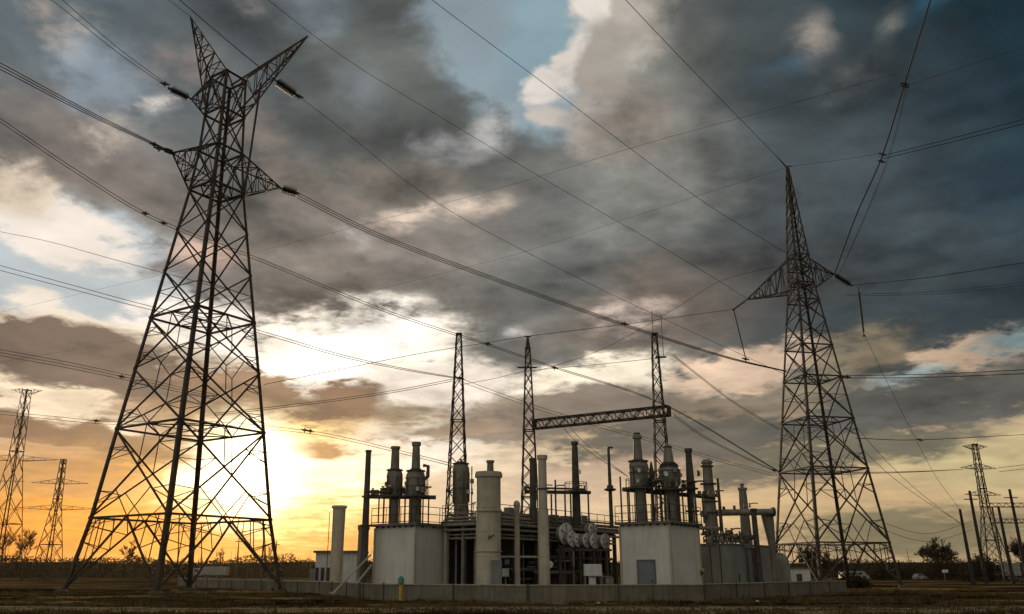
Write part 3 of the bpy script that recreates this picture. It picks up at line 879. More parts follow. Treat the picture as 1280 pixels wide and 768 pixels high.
def dress(v, c, pr, zb):
    """bands, bolted flanges, a riser and small boxes on a vessel"""
    big_r = max(q[1] for q in pr); zs = [q[0] for q in pr if q[1] > big_r * .93]
    lo, hi = min(zs), max(zs)
    for t in (.12, .5, .86):
        ring(v, c, zb + lo + (hi - lo) * t, big_r * 1.035, .06, m='greym', name='band')
    top = pr[-1][0]
    for k in range(1, len(pr)):
        if pr[k][0] > hi and pr[k - 1][1] - pr[k][1] > .08: ring(v, c, zb + pr[k][0] + .02, pr[k][1] * 1.22, .07)
    for a in (-.5, -1.2, -2.3):
        d = Vector((math.cos(a), math.sin(a), 0)); b = c + d * (big_r + .09)
        MB().tube([b + Vector((0, 0, zb + lo)), b + Vector((0, 0, zb + hi * .9)), c + d * big_r * .6 + Vector((0, 0, zb + hi + .12))], .045, 6).build('riser', 'darkm', v)
    for i in range(3):
        a = rnd.uniform(-2.8, -.4); d = Vector((math.cos(a), math.sin(a), 0))
        MB().box(c + d * (big_r + .07) + Vector((0, 0, zb + lo + (hi - lo) * rnd.uniform(.2, .8))), (.2, .2, .28), (d.x, d.y), .02).build('junction_box', rnd.choice(('pipe', 'greym', 'white')), v)
def vessel(px, Y, label, prof, zb, m='greym', legs=True, name='exhaust_vessel', zplat=None, rp=None):
    v, c, pr = flange_stack(name, label, 'vessel', px, Y, prof, m, G, zb, rp)
    dress(v, c, pr, zb)
    if zplat:
        r = max(q[1] for q in pr) + .28
        MB().lathe((c.x, c.y, zplat), [(0, r), (.12, r)], 24).build('platform', 'darkm', v)
        mb = MB(); n = 12
        for i in range(n):
            a, b = [c + Vector((math.cos(t) * (r - .03), math.sin(t) * (r - .03), zplat + .12)) for t in (2 * math.pi * i / n, 2 * math.pi * (i + 1) / n)]
            mb.bar(a, a + Vector((0, 0, .55)), .035); mb.bar(a + Vector((0, 0, .55)), b + Vector((0, 0, .55)), .035)
        mb.build('guard_rail', 'darkm', v)
    return v, c, pr
ZL = 4.75
v1, c1, p1 = vessel(491.5, 59.0, 'fat grey vessel with a narrow funnel, left one of the pair on the left roof',
    [(650, 12), (622, 12), (620, 20), (593, 20), (589, 17), (588, 11.5), (562, 9.5), (561.5, 12), (558.5, 12)], ZL, 'greym', zplat=Zat(622, 59))
v2, c2, p2 = vessel(518, 58.6, 'fat grey vessel with a narrow funnel, right one of the pair on the left roof',
    [(650, 15), (622, 15), (620, 25), (595, 24), (590, 20), (588, 11.5), (558, 9), (557.5, 11.5), (553, 11.5)], ZL, 'greym', zplat=Zat(622, 58.6))
for v, c, n in ((v1, c1, 6), (v2, c2, 9)):
    zp = Zat(620, 59)
    clutter(v, [c + Vector((math.cos(t) * .78, math.sin(t) * .78 - .1, zp + .1)) for t in [i * .55 for i in range(12)]], n, 'valve')
    for k in range(3):
        a = 3.6 + k * .9
        p = c + Vector((math.cos(a) * .7, math.sin(a) * .7, 0))
        MB().bar(p + Vector((0, 0, ZL)), p + Vector((0, 0, zp)), .1).build('support', 'darkm', v)
MB().tube([c2 + Vector((.5, 0, Zat(600, 58.6))), c2 + Vector((.85, 0, Zat(596, 58.6))), c2 + Vector((.85, 0, Zat(583, 58.6))), c2 + Vector((.5, 0, Zat(582, 58.6)))], .12, 8).build('bypass_pipe', 'darkm', v2)
ladder(v2, c2, Zat(621, 58.6), Zat(590, 58.6), .66, -.2)
mb = MB()
pk = thing('pipe_gallery', (c1.x, 58.6, Zat(621, 58.6)), 'dark pipe gallery joining the thin dark stack to the left vessels', 'pipework')
a = P(456, 621, 58.5); b = P(545, 622, 58.7)
MB().tube([a, b], .14, 10).build('pipe', 'darkm', pk); MB().tube([a + Vector((0, -.2, .3)), lerp(a, b, .4) + Vector((0, -.2, .3))], .08, 8).build('pipe', 'darkm', pk)
clutter(pk, spread(a + Vector((0, -.1, .1)), lerp(a, b, .45) + Vector((0, -.1, .1)), 9), 9, 'valve', s=.9)
for px in (474, 480, 529, 536):
    p = P(px, 621, 58.5); MB().bar((p.x, p.y, ZL), p, .09).build('support', 'darkm', pk)
v3, c3, p3 = vessel(575.5, 61, 'domed bullet-shaped vessel on the deck in front of a slim lattice mast',
    [(650, 17), (632, 17), (628, 21), (586, 21), (581, 17), (579, 9), (578.5, 3.5), (574, 3)], HZ + .16, 'greym', name='domed_vessel')
ladder(v3, c3, HZ + .2, Zat(583, 61), .62, .1)
clutter(v3, [c3 + Vector((.8, -.2, z)) for z in (5.2, 5.9, 6.8, 7.6)] + [c3 + Vector((-.9, -.3, 5.0))], 6, 'valve', s=.8)
ring(v3, c3, Zat(612, 61), .64, .07)
# big pale tank
tk, ct, pt = flange_stack('tall_tank', 'widest pale round tank with flat capped top and small vent, before the dark hall', 'tank', 610.5, 54.4,
    [(748, 34), (731, 33), (729, 32), (600, 30.5), (597.5, 31), (597, 35), (592.5, 35), (592, 33), (590.5, 33)], 'cream', G, 0, 600, 40)
MB().lathe((ct.x + .12, ct.y, Zat(591, 54.4)), [(0, .22), (.62, .2), (.63, .26), (.76, .26)], 16).build('vent', 'greym', tk)
MB().box((ct.x + .5, ct.y - .95, Zat(716, 54.4) - .25), (.62, .3, 1.95), (1, 0), .02).build('control_box', 'annex', tk)
mb = MB(); bx_ = P(614, 671, 53.5); mb.bar(bx_ + Vector((-.2, 0, -.12)), bx_ + Vector((.2, 0, .12)), .07).bar(bx_ + Vector((-.2, 0, -.12)), bx_ + Vector((-.05, 0, .08)), .06); mb.build('lifting_lug', 'darkm', tk)
for py in (640, 690):
    ring(tk, ct, Zat(py, 54.4), .865, .05, m='cream', name='seam_band')
st, c, pr = flange_stack('square_post', 'slim pale upright column between the wide tank and the slim pale stack', 'column', 646, 55.2,
    [(748, 7.5), (634, 7), (633, 8.5), (629, 8.5), (626, 4)], 'cream', G, 0, 640)
MB().bar(c + Vector((-.05, .1, Zat(696, 55.2))), c + Vector((1.7, .7, Zat(696, 55.2))), .12).bar(c + Vector((-.05, .1, Zat(696, 55.2))), c + Vector((-1.0, .6, Zat(696, 55.2))), .12).build('tie_bar', 'cream', st)
st, c, pr = flange_stack('slim_stack', 'slim pale stack with a stepped waist, taller neighbour of the wide tank', 'stack', 678, 55.0,
    [(748, 16), (732, 15), (640, 13.5), (637, 11.5), (575, 10.5), (574.5, 13.5), (569.5, 13.5)], 'cream', G, 0, 600)
ring(st, c, Zat(612, 55), .4, .07, m='darkm')
st, c, pr = flange_stack('dark_cylinder', 'short dark cylinder close behind the top of the slim pale stack', 'stack', 666, 60.5,
    [(650, 8.5), (634, 8.5), (577, 7.5), (576.5, 9), (573, 9)], 'darkm', G, HZ + .16, 600)
# tall dark stack with ring gallery
st, c, pr = flange_stack('ringed_stack', 'tall dark stack with a round gallery half-way up, above the white drums', 'stack', 719.5, 63,
    [(655, 11), (618, 10), (560, 7.5), (557, 6), (556.5, 9), (552.5, 9)], 'darkm', G, HZ + .16, 600)
zr = Zat(616, 63)
MB().lathe((c.x, c.y, zr), [(0, .85), (.12, .85)], 24).build('platform', 'darkm', st)
mb = MB()
for i in range(14):
    t = 2 * math.pi * i / 14; p = c + Vector((math.cos(t) * .82, math.sin(t) * .82, zr + .12)); t2 = 2 * math.pi * (i + 1) / 14
    q = c + Vector((math.cos(t2) * .82, math.sin(t2) * .82, zr + .12))
    mb.bar(p, p + Vector((0, 0, .6)), .035).bar(p + Vector((0, 0, .6)), q + Vector((0, 0, .6)), .035)
mb.build('guard_rail', 'darkm', st)
for px in (725,):
    p = P(px, 590, 62.8); MB().box(p, (.12, .12, .3)).build('sensor', 'white', st)
pk = thing('pipe_gallery', (c.x - 1.5, 62.5, zr), 'dark pipe gallery joining the slim pale stack and the ringed stack', 'pipework')
a = P(656, 615, 61.5); b = P(738, 616, 62.9)
MB().tube([a, b], .13, 10).build('pipe', 'darkm', pk); MB().tube([a + Vector((0, -.25, .28)), b + Vector((-.5, -.25, .22))], .07, 8).build('pipe', 'darkm', pk)
clutter(pk, spread(a + Vector((0, -.1, .05)), b + Vector((0, -.1, .05)), 12), 11, 'valve', s=.85)
for px, pt_ in ((694, 600), (689, 618), (706, 618), (713, 618), (735, 618)):
    p = P(px, pt_, 62.2); MB().bar((p.x, p.y, HZ), p, .12).build('support', 'darkm', pk)
# lamp post on the deck
lp = thing('deck_lamp', (gx(764, 66), 66, HZ + .16), 'thin lamp post with a small angled head at the right end of the hall deck', 'lamp post')
bt, tp = Vector((gx(764, 66), 66, HZ + .16)), P(760.5, 560, 66)
bt.x = tp.x
MB().tube([bt, lerp(bt, tp, .5), tp], [.16, .14, .1], 10).build('pole', 'darkm', lp)
MB().box(tp + Vector((.14, 0, .02)), (.42, .2, .12), (1, 0), .02).build('lamp_head', 'darkm', lp)
MB().lathe((tp.x, tp.y, Zat(614, 66)), [(0, .30), (.08, .46), (.16, .46), (.2, .26), (.42, .24)], 16).build('collar', 'darkm', lp)
# right roof vessels
v4, c4, p4 = vessel(797.5, 58.4, 'tallest grey vessel with a tapering funnel over the grey door',
    [(650, 17), (612, 15), (610, 21), (608, 24.5), (581, 24), (578, 21), (576.5, 12), (549, 9), (548.5, 12.5), (545.5, 12), (543, 7)], ZL + .07, 'greym', zplat=Zat(612, 58.4), rp=575)
v5, c5, p5 = vessel(836.5, 59.0, 'round-bellied grey vessel with a conical neck in front of the right mast',
    [(650, 20), (614, 18), (606, 25), (597, 28), (588, 26), (582, 18), (580, 14), (560, 9), (557, 7)], ZL + .07, 'greym', zplat=Zat(614, 59), rp=590)
ring(v4, c4, Zat(592, 58.4), .70, .06); ring(v5, c5, Zat(584, 59), .66, .08)
for v, c, n in ((v4, c4, 9), (v5, c5, 10)):
    zp = Zat(611, 59)
    clutter(v, [c + Vector((math.cos(t) * .85, math.sin(t) * .85 - .1, zp)) for t in [i * .5 for i in range(13)]], n, 'valve')
    for k in range(4):
        a = 3.4 + k * .8; p = c + Vector((math.cos(a) * .8, math.sin(a) * .8, 0))
        MB().bar(p + Vector((0, 0, ZL)), p + Vector((0, 0, zp)), .1).build('support', 'darkm', v)
MB().tube([c4 + Vector((.6, -.1, Zat(600, 58.5))), lerp(c4, c5, .5) + Vector((0, -.3, Zat(604, 58.5))), c5 + Vector((-.6, 0, Zat(598, 59)))], .16, 10).build('link_pipe', 'darkm', v5)
st, c, pr = flange_stack('pointed_cone', 'small dark pointed cone between the two right roof vessels', 'vent', 815, 59.4,
    [(650, 3), (606, 3), (604, 8), (590, 6), (579, 2.5), (577, 1)], 'darkm', G, ZL + .07, 600)
st, c, pr = flange_stack('dark_stack', 'dark tapering stack standing right of the round-bellied vessel', 'stack', 861, 59.6,
    [(650, 12), (612, 11), (566, 7.5), (565.5, 10), (561, 10)], 'darkm', G, ZL + .07, 575)
ring(st, c, Zat(612, 59.6), .5); ring(st, c, Zat(640, 59.6), .5)
clutter(st, [c + Vector((math.cos(t) * .5, math.sin(t) * .5 - .1, Zat(612, 59.6))) for t in range(6)], 6, 'valve')
st, c, pr = flange_stack('banded_stack', 'thick grey banded stack rising behind the right pale building', 'stack', 884, 66.5,
    [(742, 20), (660, 17), (600, 13), (580, 12), (579.5, 15), (577, 15), (576.8, 10), (575, 10)], 'greym', G, 0, 590)
for py in (584, 606, 628, 642): ring(st, c, Zat(py, 66.5), .5 if py < 600 else .62, .1)
clutter(st, [c + Vector((math.cos(t) * .6, math.sin(t) * .6, Zat(622, 66.5))) for t in range(6)], 6, 'valve')
MB().lathe(c + Vector((-.75, -.1, Zat(592, 66.5))), [(-.1, .22), (.1, .22)], 14, (1, 0, 0)).build('blower', 'darkm', st)
pk = thing('pipe_gallery', (c.x - 1, 60, Zat(624, 60)), 'dark pipe gallery along the right roof joining vessels and stacks', 'pipework')
a = P(779, 612, 58.0); b = P(893, 622, 61.5)
MB().tube([a, lerp(a, b, .5), b], .15, 10).build('pipe', 'darkm', pk)
clutter(pk, spread(a + Vector((0, -.15, -.1)), b + Vector((0, -.15, .0)), 18), 15, 'valve', s=.9)
for px, t_ in ((775, 596), (784, 612), (806, 614), (826, 614), (848, 614), (868, 618), (878, 620)):
    p = P(px, t_, 58.6); MB().bar((p.x, p.y, ZL), p, .11).build('support', 'darkm', pk)
st, c, pr = flange_stack('vent_pipe', 'very thin dark vent pipe right of the banded stack', 'pipe', 897.5, 63.5, [(690, 5), (640, 4.2), (600, 3), (598, 3)], 'darkm', G, 3.4, 605)
st, c, pr = flange_stack('vent_stack', 'plain grey vent stack with a small nipple on top, over the annex', 'stack', 928, 70,
    [(742, 18), (690, 15), (640, 11.5), (613, 9.5), (612.5, 12), (610, 12), (609.5, 4), (607, 4), (606.8, 5.5), (605, 5.5)], 'greym', G, 0, 615)
st, c, pr = flange_stack('vent_pipe', 'dark leaning-looking pipe between the vent stack and the tapering duct', 'pipe', 942, 66.5,
    [(742, 9), (680, 7.5), (640, 6.5), (639, 8.5), (636, 8.5)], 'darkm', G, 0, 640)
# elbow duct
dk = thing('tapering_duct', (gx(968, 67.5), 67.5, 0), 'duct tapering downwards at the right end, crossed at its top by a long horizontal pipe', 'duct')
pts = [(gx(968, 69.5), 69.5, -.1)] + [tuple(P(px, py, 69.5)) for px, py in ((965.5, 686), (960.5, 655), (958.5, 643))]
MB().tube(pts, [.24, .26, .44, .5], 20).build('shell', 'greym', dk)
MB().lathe(P(958.5, 643, 69.5), [(0, .56), (.12, .56), (.2, .4)], 20).build('cap', 'darkm', dk)
MB().tube([P(968, 640, 68.9), P(905, 641, 68), P(878, 642.5, 66)], .25, 12).build('pipe', 'pipe', dk)
MB().lathe(P(966, 640, 68.9), [(-.05, .36), (.12, .36)], 16, (1, .1, 0)).build('flange', 'darkm', dk)
clutter(dk, spread(P(950, 634, 67.1), P(905, 638, 65.8), 8), 6, 'valve', s=.7)
MB().tube([P(940, 672, 66), P(896, 673, 64.6)], .2, 10).build('pipe', 'darkm', dk)
clutter(dk, spread(P(938, 671, 65.9), P(898, 673, 64.5), 8), 9, 'valve', s=.7)

# --- annexes on the right
def annex(name, px, Y, lL, lR, ytop, label, m, m2=None):
    o = thing(name, (gx(px, Y), Y, 0), label, 'building')
    z = Zat(ytop, Y)
    oblock(MB(), (gx(px, Y), Y), lL, lR, -.2, z).build('wall', m, o)
    oblock(MB(), (gx(px, Y), Y), lL, lR, z + .003, z + .1, .08).build('roof', 'slab', o)
    mb = MB(); c = Vector((gx(px, Y), Y, 0))
    for i in range(1, 4):
        mb.box(c + EL * (lL * i / 4) - ER * .02 + Vector((0, 0, z / 2)), (.06, .05, z - .1), EL)
    mb.build('cover_strip', 'darkm', o)
    return o, c, z
a1, ac, az_ = annex('annex', 917, 61.5, 2.9, 2.6, 681, 'grey clad annex adjoining the right pale building', 'annex')
MB().box(ac + ER * 1.3 - EL * .03 + Vector((0, 0, .95)), (.1, .06, 1.1), ER).build('vent_slot', 'darkm', a1)
a2, ac2, az2 = annex('annex', 952, 66.5, 1.7, 2.6, 683, 'dull grey block at the far right under the tapering duct', 'annex')
dt, c, pr = flange_stack('domed_tank', 'squat pale tank with a rounded top behind the right tower leg', 'tank', 977, 72,
    [(738, 22), (706, 22), (700, 20), (695, 15), (692, 8), (691, 2)], 'annex', G, 0, 720)
sh = thing('pale_shed', (gx(1000, 76), 76, 0), 'small pale shed at the right end of the plant wall', 'shed')
MB().box((gx(999, 76), 76.8, .9), (2.1, 1.6, 2.0), (.95, .3)).build('wall', 'block', sh)
MB().box((gx(999, 76), 76.8, 1.96), (2.3, 1.8, .1), (.95, .3)).build('roof', 'slab', sh)
MB().box((gx(1001, 76), 75.98, 1.0), (.5, .1, 1.0), (.95, .3)).build('door', 'darkm', sh)
pk = thing('pipe_gallery', (gx(905, 63), 63, az_), 'low pipe gallery crowding the roof of the grey annex', 'pipework')
for py, x0, x1, Y, r in ((676, 880, 935, 63, .12), (668, 876, 918, 63.5, .09), (684, 918, 950, 66, .1), (660, 872, 900, 63, .14)):
    MB().tube([P(x0, py, Y), P(x1, py + 1, Y + .6)], r, 10).build('pipe', 'pipe', pk)
clutter(pk, spread(P(880, 679, 62.8), P(934, 680, 63.4), 16), 15, 'valve', s=1.0)
clutter(pk, spread(P(876, 668, 63.2), P(915, 669, 63.6), 12), 10, 'valve', s=.9)
for px in (882, 893, 903, 912, 924):
    p = P(px, 664, 63.2); MB().bar((p.x, p.y, az_), p, .09).build('support', 'darkm', pk)
# --- flat white building far left
fb = thing('flat_building', (gx(420, 92), 92, 0), 'low flat-roofed white building left of the plant, behind the lone short stack', 'building')
fx = gx(420, 92); fw = 58 * mpp(92)
MB().box((fx, 94.5, 1.75), (fw, 5, 3.7), (1, .06)).build('wall', 'white', fb)
MB().box((fx, 94.5, 3.68), (fw + .5, 5.5, .22), (1, .06)).build('roof', 'slab', fb)
for i, dx in enumerate((-.42, -.3, -.18)):
    MB().box((fx + fw * dx, 91.9 + dx * .3, 1.35), (.34, .12, 1.5), (1, .06)).build('window', 'glass', fb)
MB().box((fx - fw * .55, 93, .9), (.6, 1, 2.2), (1, .06)).build('lean_to', 'annex', fb)

# --- white drums on their rack
rk = thing('drum_rack', (gx(728, 60), 60, 0), 'dark steel rack under the row of white drums', 'rack')
zr = Zat(688, 60)
for px in (700, 716, 742, 758):
    x = gx(px, 60, zr)
    MB().bar((x, 59.7, 0), (x, 59.7, zr), .13).build('leg', 'greym' if px == 716 else 'darkm', rk)
    MB().bar((x, 60.6, 0), (x, 60.6, zr), .13).build('leg', 'darkm', rk)
for yy in (59.7, 60.6): MB().bar((gx(696, 60, zr), yy, zr), (gx(764, 60, zr), yy, zr), .14).build('beam', 'darkm', rk)
MB().bar((gx(700, 60, zr), 59.7, zr * .55), (gx(742, 60, zr), 59.7, zr * .55), .09).build('beam', 'darkm', rk)
for px0, px1 in ((702, 709), (711, 722)):
    MB().tube([P(px0, 684, 59.5), P(px0 + 3, 700, 59.4), P(px1, 727, 59.5)], .05, 6).build('hose', 'darkm', rk)
ax = Vector((.70, -.71, 0))
for i, (px, py, d, ln, Y, lab) in enumerate((
        (705, 668, 27, .75, 60.2, 'biggest white drum, upper left of the row'),
        (712, 674, 19, .9, 59.9, 'white drum overlapping the lower edge of the biggest drum'),
        (721, 676, 16, .6, 60.1, 'smallest white drum, beside the overlapping pair'),
        (731, 676, 18, .9, 60.0, 'white drum in the middle of the lower row'),
        (738, 662, 16, .8, 60.5, 'white drum raised above the middle of the row'),
        (741.5, 677, 18, .55, 59.8, 'white drum under the raised one'),
        (753, 677, 18.5, 1.0, 60.0, 'white drum at the right end of the row'))):
    p = P(px, py, Y); r = d / 2 * mpp(Y, p.z)
    o = thing('white_drum', p, lab, 'drum', 'white drums on the rack')
    ln *= .66
    b = p - ax * ln * .6
    MB().lathe(b, [(0, r * .62), (.05, r * .8), (ln * .5 - .03, r * .84), (ln * .5, r * .88), (ln * .5 + .05, r * .84), (ln - .04, r * .84)], 24, ax).build('shell', 'greym', o)
    MB().lathe(b + ax * (ln - .036), [(0, r * .97), (.02, r), (.07, r), (.09, r * .9), (.07, r * .86), (.10, r * .3), (.13, r * .12)], 24, ax).build('end_cap', 'white', o)
    mb = MB(); e = b + ax * (ln + .075); u = ax.orthogonal().normalized(); w = ax.cross(u)
    for t in range(6): mb.bar(e + (u * math.cos(t * 1.047) + w * math.sin(t * 1.047)) * r * .15, e + (u * math.cos(t * 1.047) + w * math.sin(t * 1.047)) * r * .9, .05)
    mb.build('spoke', 'annex', o)
    MB().box(p + Vector((0, 0, -r - .06)), (.5, .4, .14), (ax.x, ax.y)).build('saddle', 'darkm', o)
pu = thing('pump_unit', (gx(745, 58), 58, 0), 'white pump cabinet with a side table inside the dark hall front', 'machine')
x = gx(742, 58)
MB().box((x, 58, 1.75), (1.15, .6, .75), (1, 0), .03).build('cabinet', 'white', pu)
MB().box((x - .05, 58.05, .95), (.45, .45, .9), (1, 0), .02).build('pedestal', 'white', pu)
for dx in (-.5, .5, 1.1): MB().bar((x + dx, 57.8, 0), (x + dx, 57.8, 1.35), .06).build('leg', 'greym', pu)
MB().box((x + .55, 58, 1.36), (1.3, .5, .06)).build('shelf', 'greym', pu)
MB().box((x + 1.05, 58, 1.1), (.5, .4, .4), (1, 0), .02).build('side_unit', 'annex', pu)
vt = thing('round_gauge', P(687, 706, 57.5), 'small pale round gauge on a thin post beside the slim pale stack', 'gauge')
p = BASE[vt.name]
MB().lathe(p, [(0, .2), (.08, .24), (.12, .2)], 18, (0, -1, 0)).build('dial', 'white', vt)
MB().bar((p.x, p.y + .1, 0), p + Vector((0, .1, 0)), .07).build('post', 'darkm', vt)
cb = thing('meter_cabinet', P(632, 716, 56.6), 'small pale meter cabinet with a dark panel beside the wide tank', 'cabinet')
p = BASE[cb.name]
MB().box((p.x, p.y, p.z), (.42, .3, .5), (1, 0), .02).build('case', 'white', cb)
MB().bar((p.x, p.y, 0), (p.x, p.y, p.z - .25), .1).build('post', 'greym', cb)
MB().box((p.x + .1, p.y - .16, p.z + .65), (.3, .06, .3)).build('panel', 'door', cb)

# --- stays at the left corner
for i, (a, b, lab) in enumerate((((416, 742, 53.0), (463, 694, 58), 'longer pale slanting stay propped against the left pale building'),
                                 ((447, 728, 55.5), (464, 707, 58), 'shorter pale slanting stay beside the thin dark stack'))):
    A, B_ = P(*a), P(*b); A.z = max(0, A.z)
    o = thing('slanting_stay', A, lab, 'stay', 'slanting stays at the left corner')
    MB().tube([A, B_], .06, 8).build('bar', 'cream', o)
    MB().box((A.x, A.y, A.z + .03), (.35, .35, .1)).build('foot_plate', 'conc', o)
# --- perimeter wall
WP = [(gx(222, 112), 112), (gx(400, 70), 70), (gx(480, 53.6), 53.6), (gx(660, 50.4), 50.4), (gx(880, 52.8), 52.8), (gx(1058, 76), 76)]
wl = thing('perimeter_wall', (WP[3][0], WP[3][1], 0), 'low stained concrete wall running round the front of the plant', 'wall')
for (a, b) in zip(WP, WP[1:]):
    A, B_ = Vector((*a, 0)), Vector((*b, 0)); L_ = (B_ - A).length; n = max(1, round(L_ / 4.8)); d = (B_ - A).normalized()
    for i in range(n):
        p, q = lerp(A, B_, i / n), lerp(A, B_, (i + 1) / n); mdl = (p + q) / 2; ln = L_ / n
        hz = .90 + rnd.uniform(-.015, .015)
        MB().box(mdl + Vector((0, 0, hz / 2 - .15)), (ln - .02, .16, hz + .3), (d.x, d.y), .012).build('panel', 'wallc', wl)
        MB().box(mdl + Vector((0, 0, hz + .034)), (ln - .03, .26, .06), (d.x, d.y)).build('coping', 'conc', wl)
        MB().box(p + Vector((d.y, -d.x, 0)) * .1 + Vector((0, 0, .45)), (.06, .10, 1.15), (d.x, d.y)).build('post', 'darkm', wl)
mk = thing('marker_post', (gx(500.5, 52), 52, 0), 'yellow marker post with a green cap in front of the wall', 'post')
x = gx(500.5, 52)
MB().tube([(x, 52, -.1), (x, 52, .95)], .11, 12).build('shaft', 'yellow', mk)
MB().lathe((x, 52, .95), [(0, .17), (.28, .19), (.4, .12), (.46, .04)], 14).build('cap', 'green', mk)
# ------------------------------------------------------------------ lines
def spline(pts, n=10):
    pts = [Vector(p) for p in pts]
    if len(pts) == 2: pts = [pts[0], lerp(pts[0], pts[1], .5), pts[1]]
    q = [pts[0] * 2 - pts[1]] + pts + [pts[-1] * 2 - pts[-2]]; out = []
    for i in range(1, len(q) - 2):
        for k in range(n):
            t = k / n; a, b, c, d = q[i - 1:i + 3]
            out.append(.5 * ((2 * b) + (c - a) * t + (2 * a - 5 * b + 4 * c - d) * t * t + (3 * b - a - 3 * c + d) * t ** 3))
    return out + [pts[-1]]
def spacer(root, p, s=.45):
    mb = MB()
    mb.box(p, (s, s * .45, s * .55), (1, .3), .04)
    mb.bar(p + Vector((-s, 0, .12)), p + Vector((s, 0, -.12)), s * .28).bar(p + Vector((0, 0, -s * .7)), p + Vector((0, 0, s * .6)), s * .2)
    mb.build('spacer', 'wire', root)
def line(label, pts, offs=(0,), r=.035, spac=(), cat='power line'):
    """pts: (photo x, photo y, metres ahead); offs: photo-pixel offsets at the first and last point for each strand of the bundle"""
    W = [P(*p) if not isinstance(p, Vector) else p for p in pts]
    root = thing('power_line', W[len(W) // 2], label, cat, 'overhead power lines')
    for of in offs:
        a, b = of if isinstance(of, tuple) else (of, of)
        q = []
        for i, p in enumerate(W):
            t = i / (len(W) - 1); k = (a + (b - a) * t) * mpp(p.y, p.z)
            q.append(p + Vector((0, 0, -k)))
        MB().tube(spline(q), r * 1.12, 5).build('conductor', 'wire', root)
    for s in spac: spacer(root, P(*s) if not isinstance(s, Vector) else s)
    return root
line('upper line bundle from the left picture edge to lower left arm of tallest tower',
     [(-60, 52, 50), (0, 81, 55), (110, 140, 63), (215, 191, 71.5)], ((-3, -1), (3, 0), (9, 1)), .035, [(193, 181, 69.8), (199, 186, 70)])
line('heavy line bundle from the lower right arm of tallest tower across to the peaked tower',
     [(372, 242, 79.5), (470, 291, 84), (600, 341, 90), (780, 405, 96), (905, 445, 101), (983, 464, 103.5)], ((-1, 0), (2.5, .5), (6, 1)), .038, [(781, 405, 96)])
line('line bundle passing behind the tallest tower, down to lower leg of peaked tower',
     [(-40, 126, 78), (0, 150, 80), (95, 214, 85), (195, 274, 90), (330, 327, 92), (480, 388, 95), (610, 431, 97), (692, 459, 99), (830, 506, 102), (974, 590, 105)],
     ((-2, -.5), (3, .5)), .035, [(182, 267, 89.5), (204, 279, 90.3), (610, 430, 97), (693, 460, 99), (968, 588, 104.6)])
line('pair of thin lines from the top left down to the left upper arm insulator',
     [(60, -15, 60), (80, 2, 62), (145, 58, 68), (206, 104, 72.6)], ((0, 0), (14, 3)), .025, [(206, 105, 72.6)])
line('single line from the top edge down past the right slanted horn to its insulator',
     [(196, -25, 60), (228, 3, 63), (290, 56, 70), (344, 100, 75)], (0,), .04)
line('single line falling from the insulator beside the right horn through the middle of the sky',
     [(371, 119, 76), (440, 172, 79), (505, 225, 82), (570, 268, 86), (640, 306, 92), (760, 366, 98), (880, 422, 102), (985, 470, 103.5)], (0,), .024, [(374, 121, 76.2)])
line('thin line from the top edge to the tip of the left slanted horn',
     [(200, -10, 66), (212, 1, 68), (238, 21, 73.5)], (0,), .03)
line('faint earth wire crossing the upper middle of the sky toward the dark cloud',
     [(320, -14, 62), (335, 0, 64), (430, 72, 72), (530, 134, 82), (680, 224, 92), (850, 322, 99), (933, 373, 101.5)], (0,), .024)
line('faint earth wire beside the big blue opening, falling to the peaked tower',
     [(520, -20, 60), (540, 0, 62), (690, 112, 76), (870, 246, 94), (985, 318, 105)], (0,), .026)
line('single earth wire from the top edge down to the bracket of the sharp peak',
     [(770, -14, 70), (784, 2, 72), (860, 82, 84), (972, 197, 104)], (0,), .032)
line('heaviest line dropping steeply from the top right to the right arm of the peaked tower',
     [(1172, -30, 66), (1163, 0, 70), (1131, 104, 84), (1102, 197, 95), (1070, 270, 102), (1043, 343, 108)], ((0, 0),), .075,
     [(1131, 105, 84), (1131, 108, 84), (1103, 193, 95), (1102, 202, 95.3)])
line('thin companion strand just right of the heaviest steep line',
     [(1135, 108, 84.5), (1112, 196, 95.2), (1080, 275, 102), (1048, 345, 108)], ((0, 0), (-6, 0)), .022)
line('double line leaving the clamp on the steep line towards the right edge',
     [(1103, 196, 95), (1190, 174, 88), (1285, 149, 80)], ((-1, -1), (3, 5)), .04)
line('faint line crossing the upper right sky above the sharp peak',
     [(-40, 400, 190), (300, 320, 150), (600, 242, 118), (800, 182, 100), (960, 138, 90), (1120, 92, 80)], (0,), .018)
line('faint line rising from the upper clamp of the steep line to the right edge',
     [(1134, 107, 84), (1210, 82, 78), (1290, 56, 72)], (0,), .018)
line('faint wire joining the sharp peak to the lower clamp of the steep line',
     [(988, 208, 105), (1045, 201, 100), (1100, 192, 95)], (0,), .02)
line('faint wire running left from the sharp peak over the cloud',
     [(982, 210, 105), (900, 236, 112), (800, 268, 122), (600, 330, 150), (300, 400, 190), (-40, 460, 230)], (0,), .018)
line('single line from the right arm insulator of the peaked tower to the right edge',
     [(1065, 357, 108), (1160, 347, 102), (1290, 327, 92)], (0,), .042)
line('thinner double line below the right arm insulator, out to the right edge',
     [(1058, 368, 108), (1165, 365, 104), (1290, 352, 96)], ((0, 0), (2, 4)), .024)
line('double line from the right side clamp of the peaked tower to the right edge',
     [(1050, 471, 105), (1160, 469, 100), (1290, 463, 90)], ((-1, -1), (2, 4)), .04, [(1052, 471, 105), (1059, 471, 104.6)])
line('line bundle from the left edge, behind the tallest tower, to the farthest left mast',
     [(-30, 325, 92), (0, 333, 92), (100, 360, 90), (190, 384, 89), (310, 410, 87), (420, 442, 86), (500, 460, 85.5), (575, 473, 85)], ((-1, 0), (6, 1)), .03, [(575, 473, 84.6)])
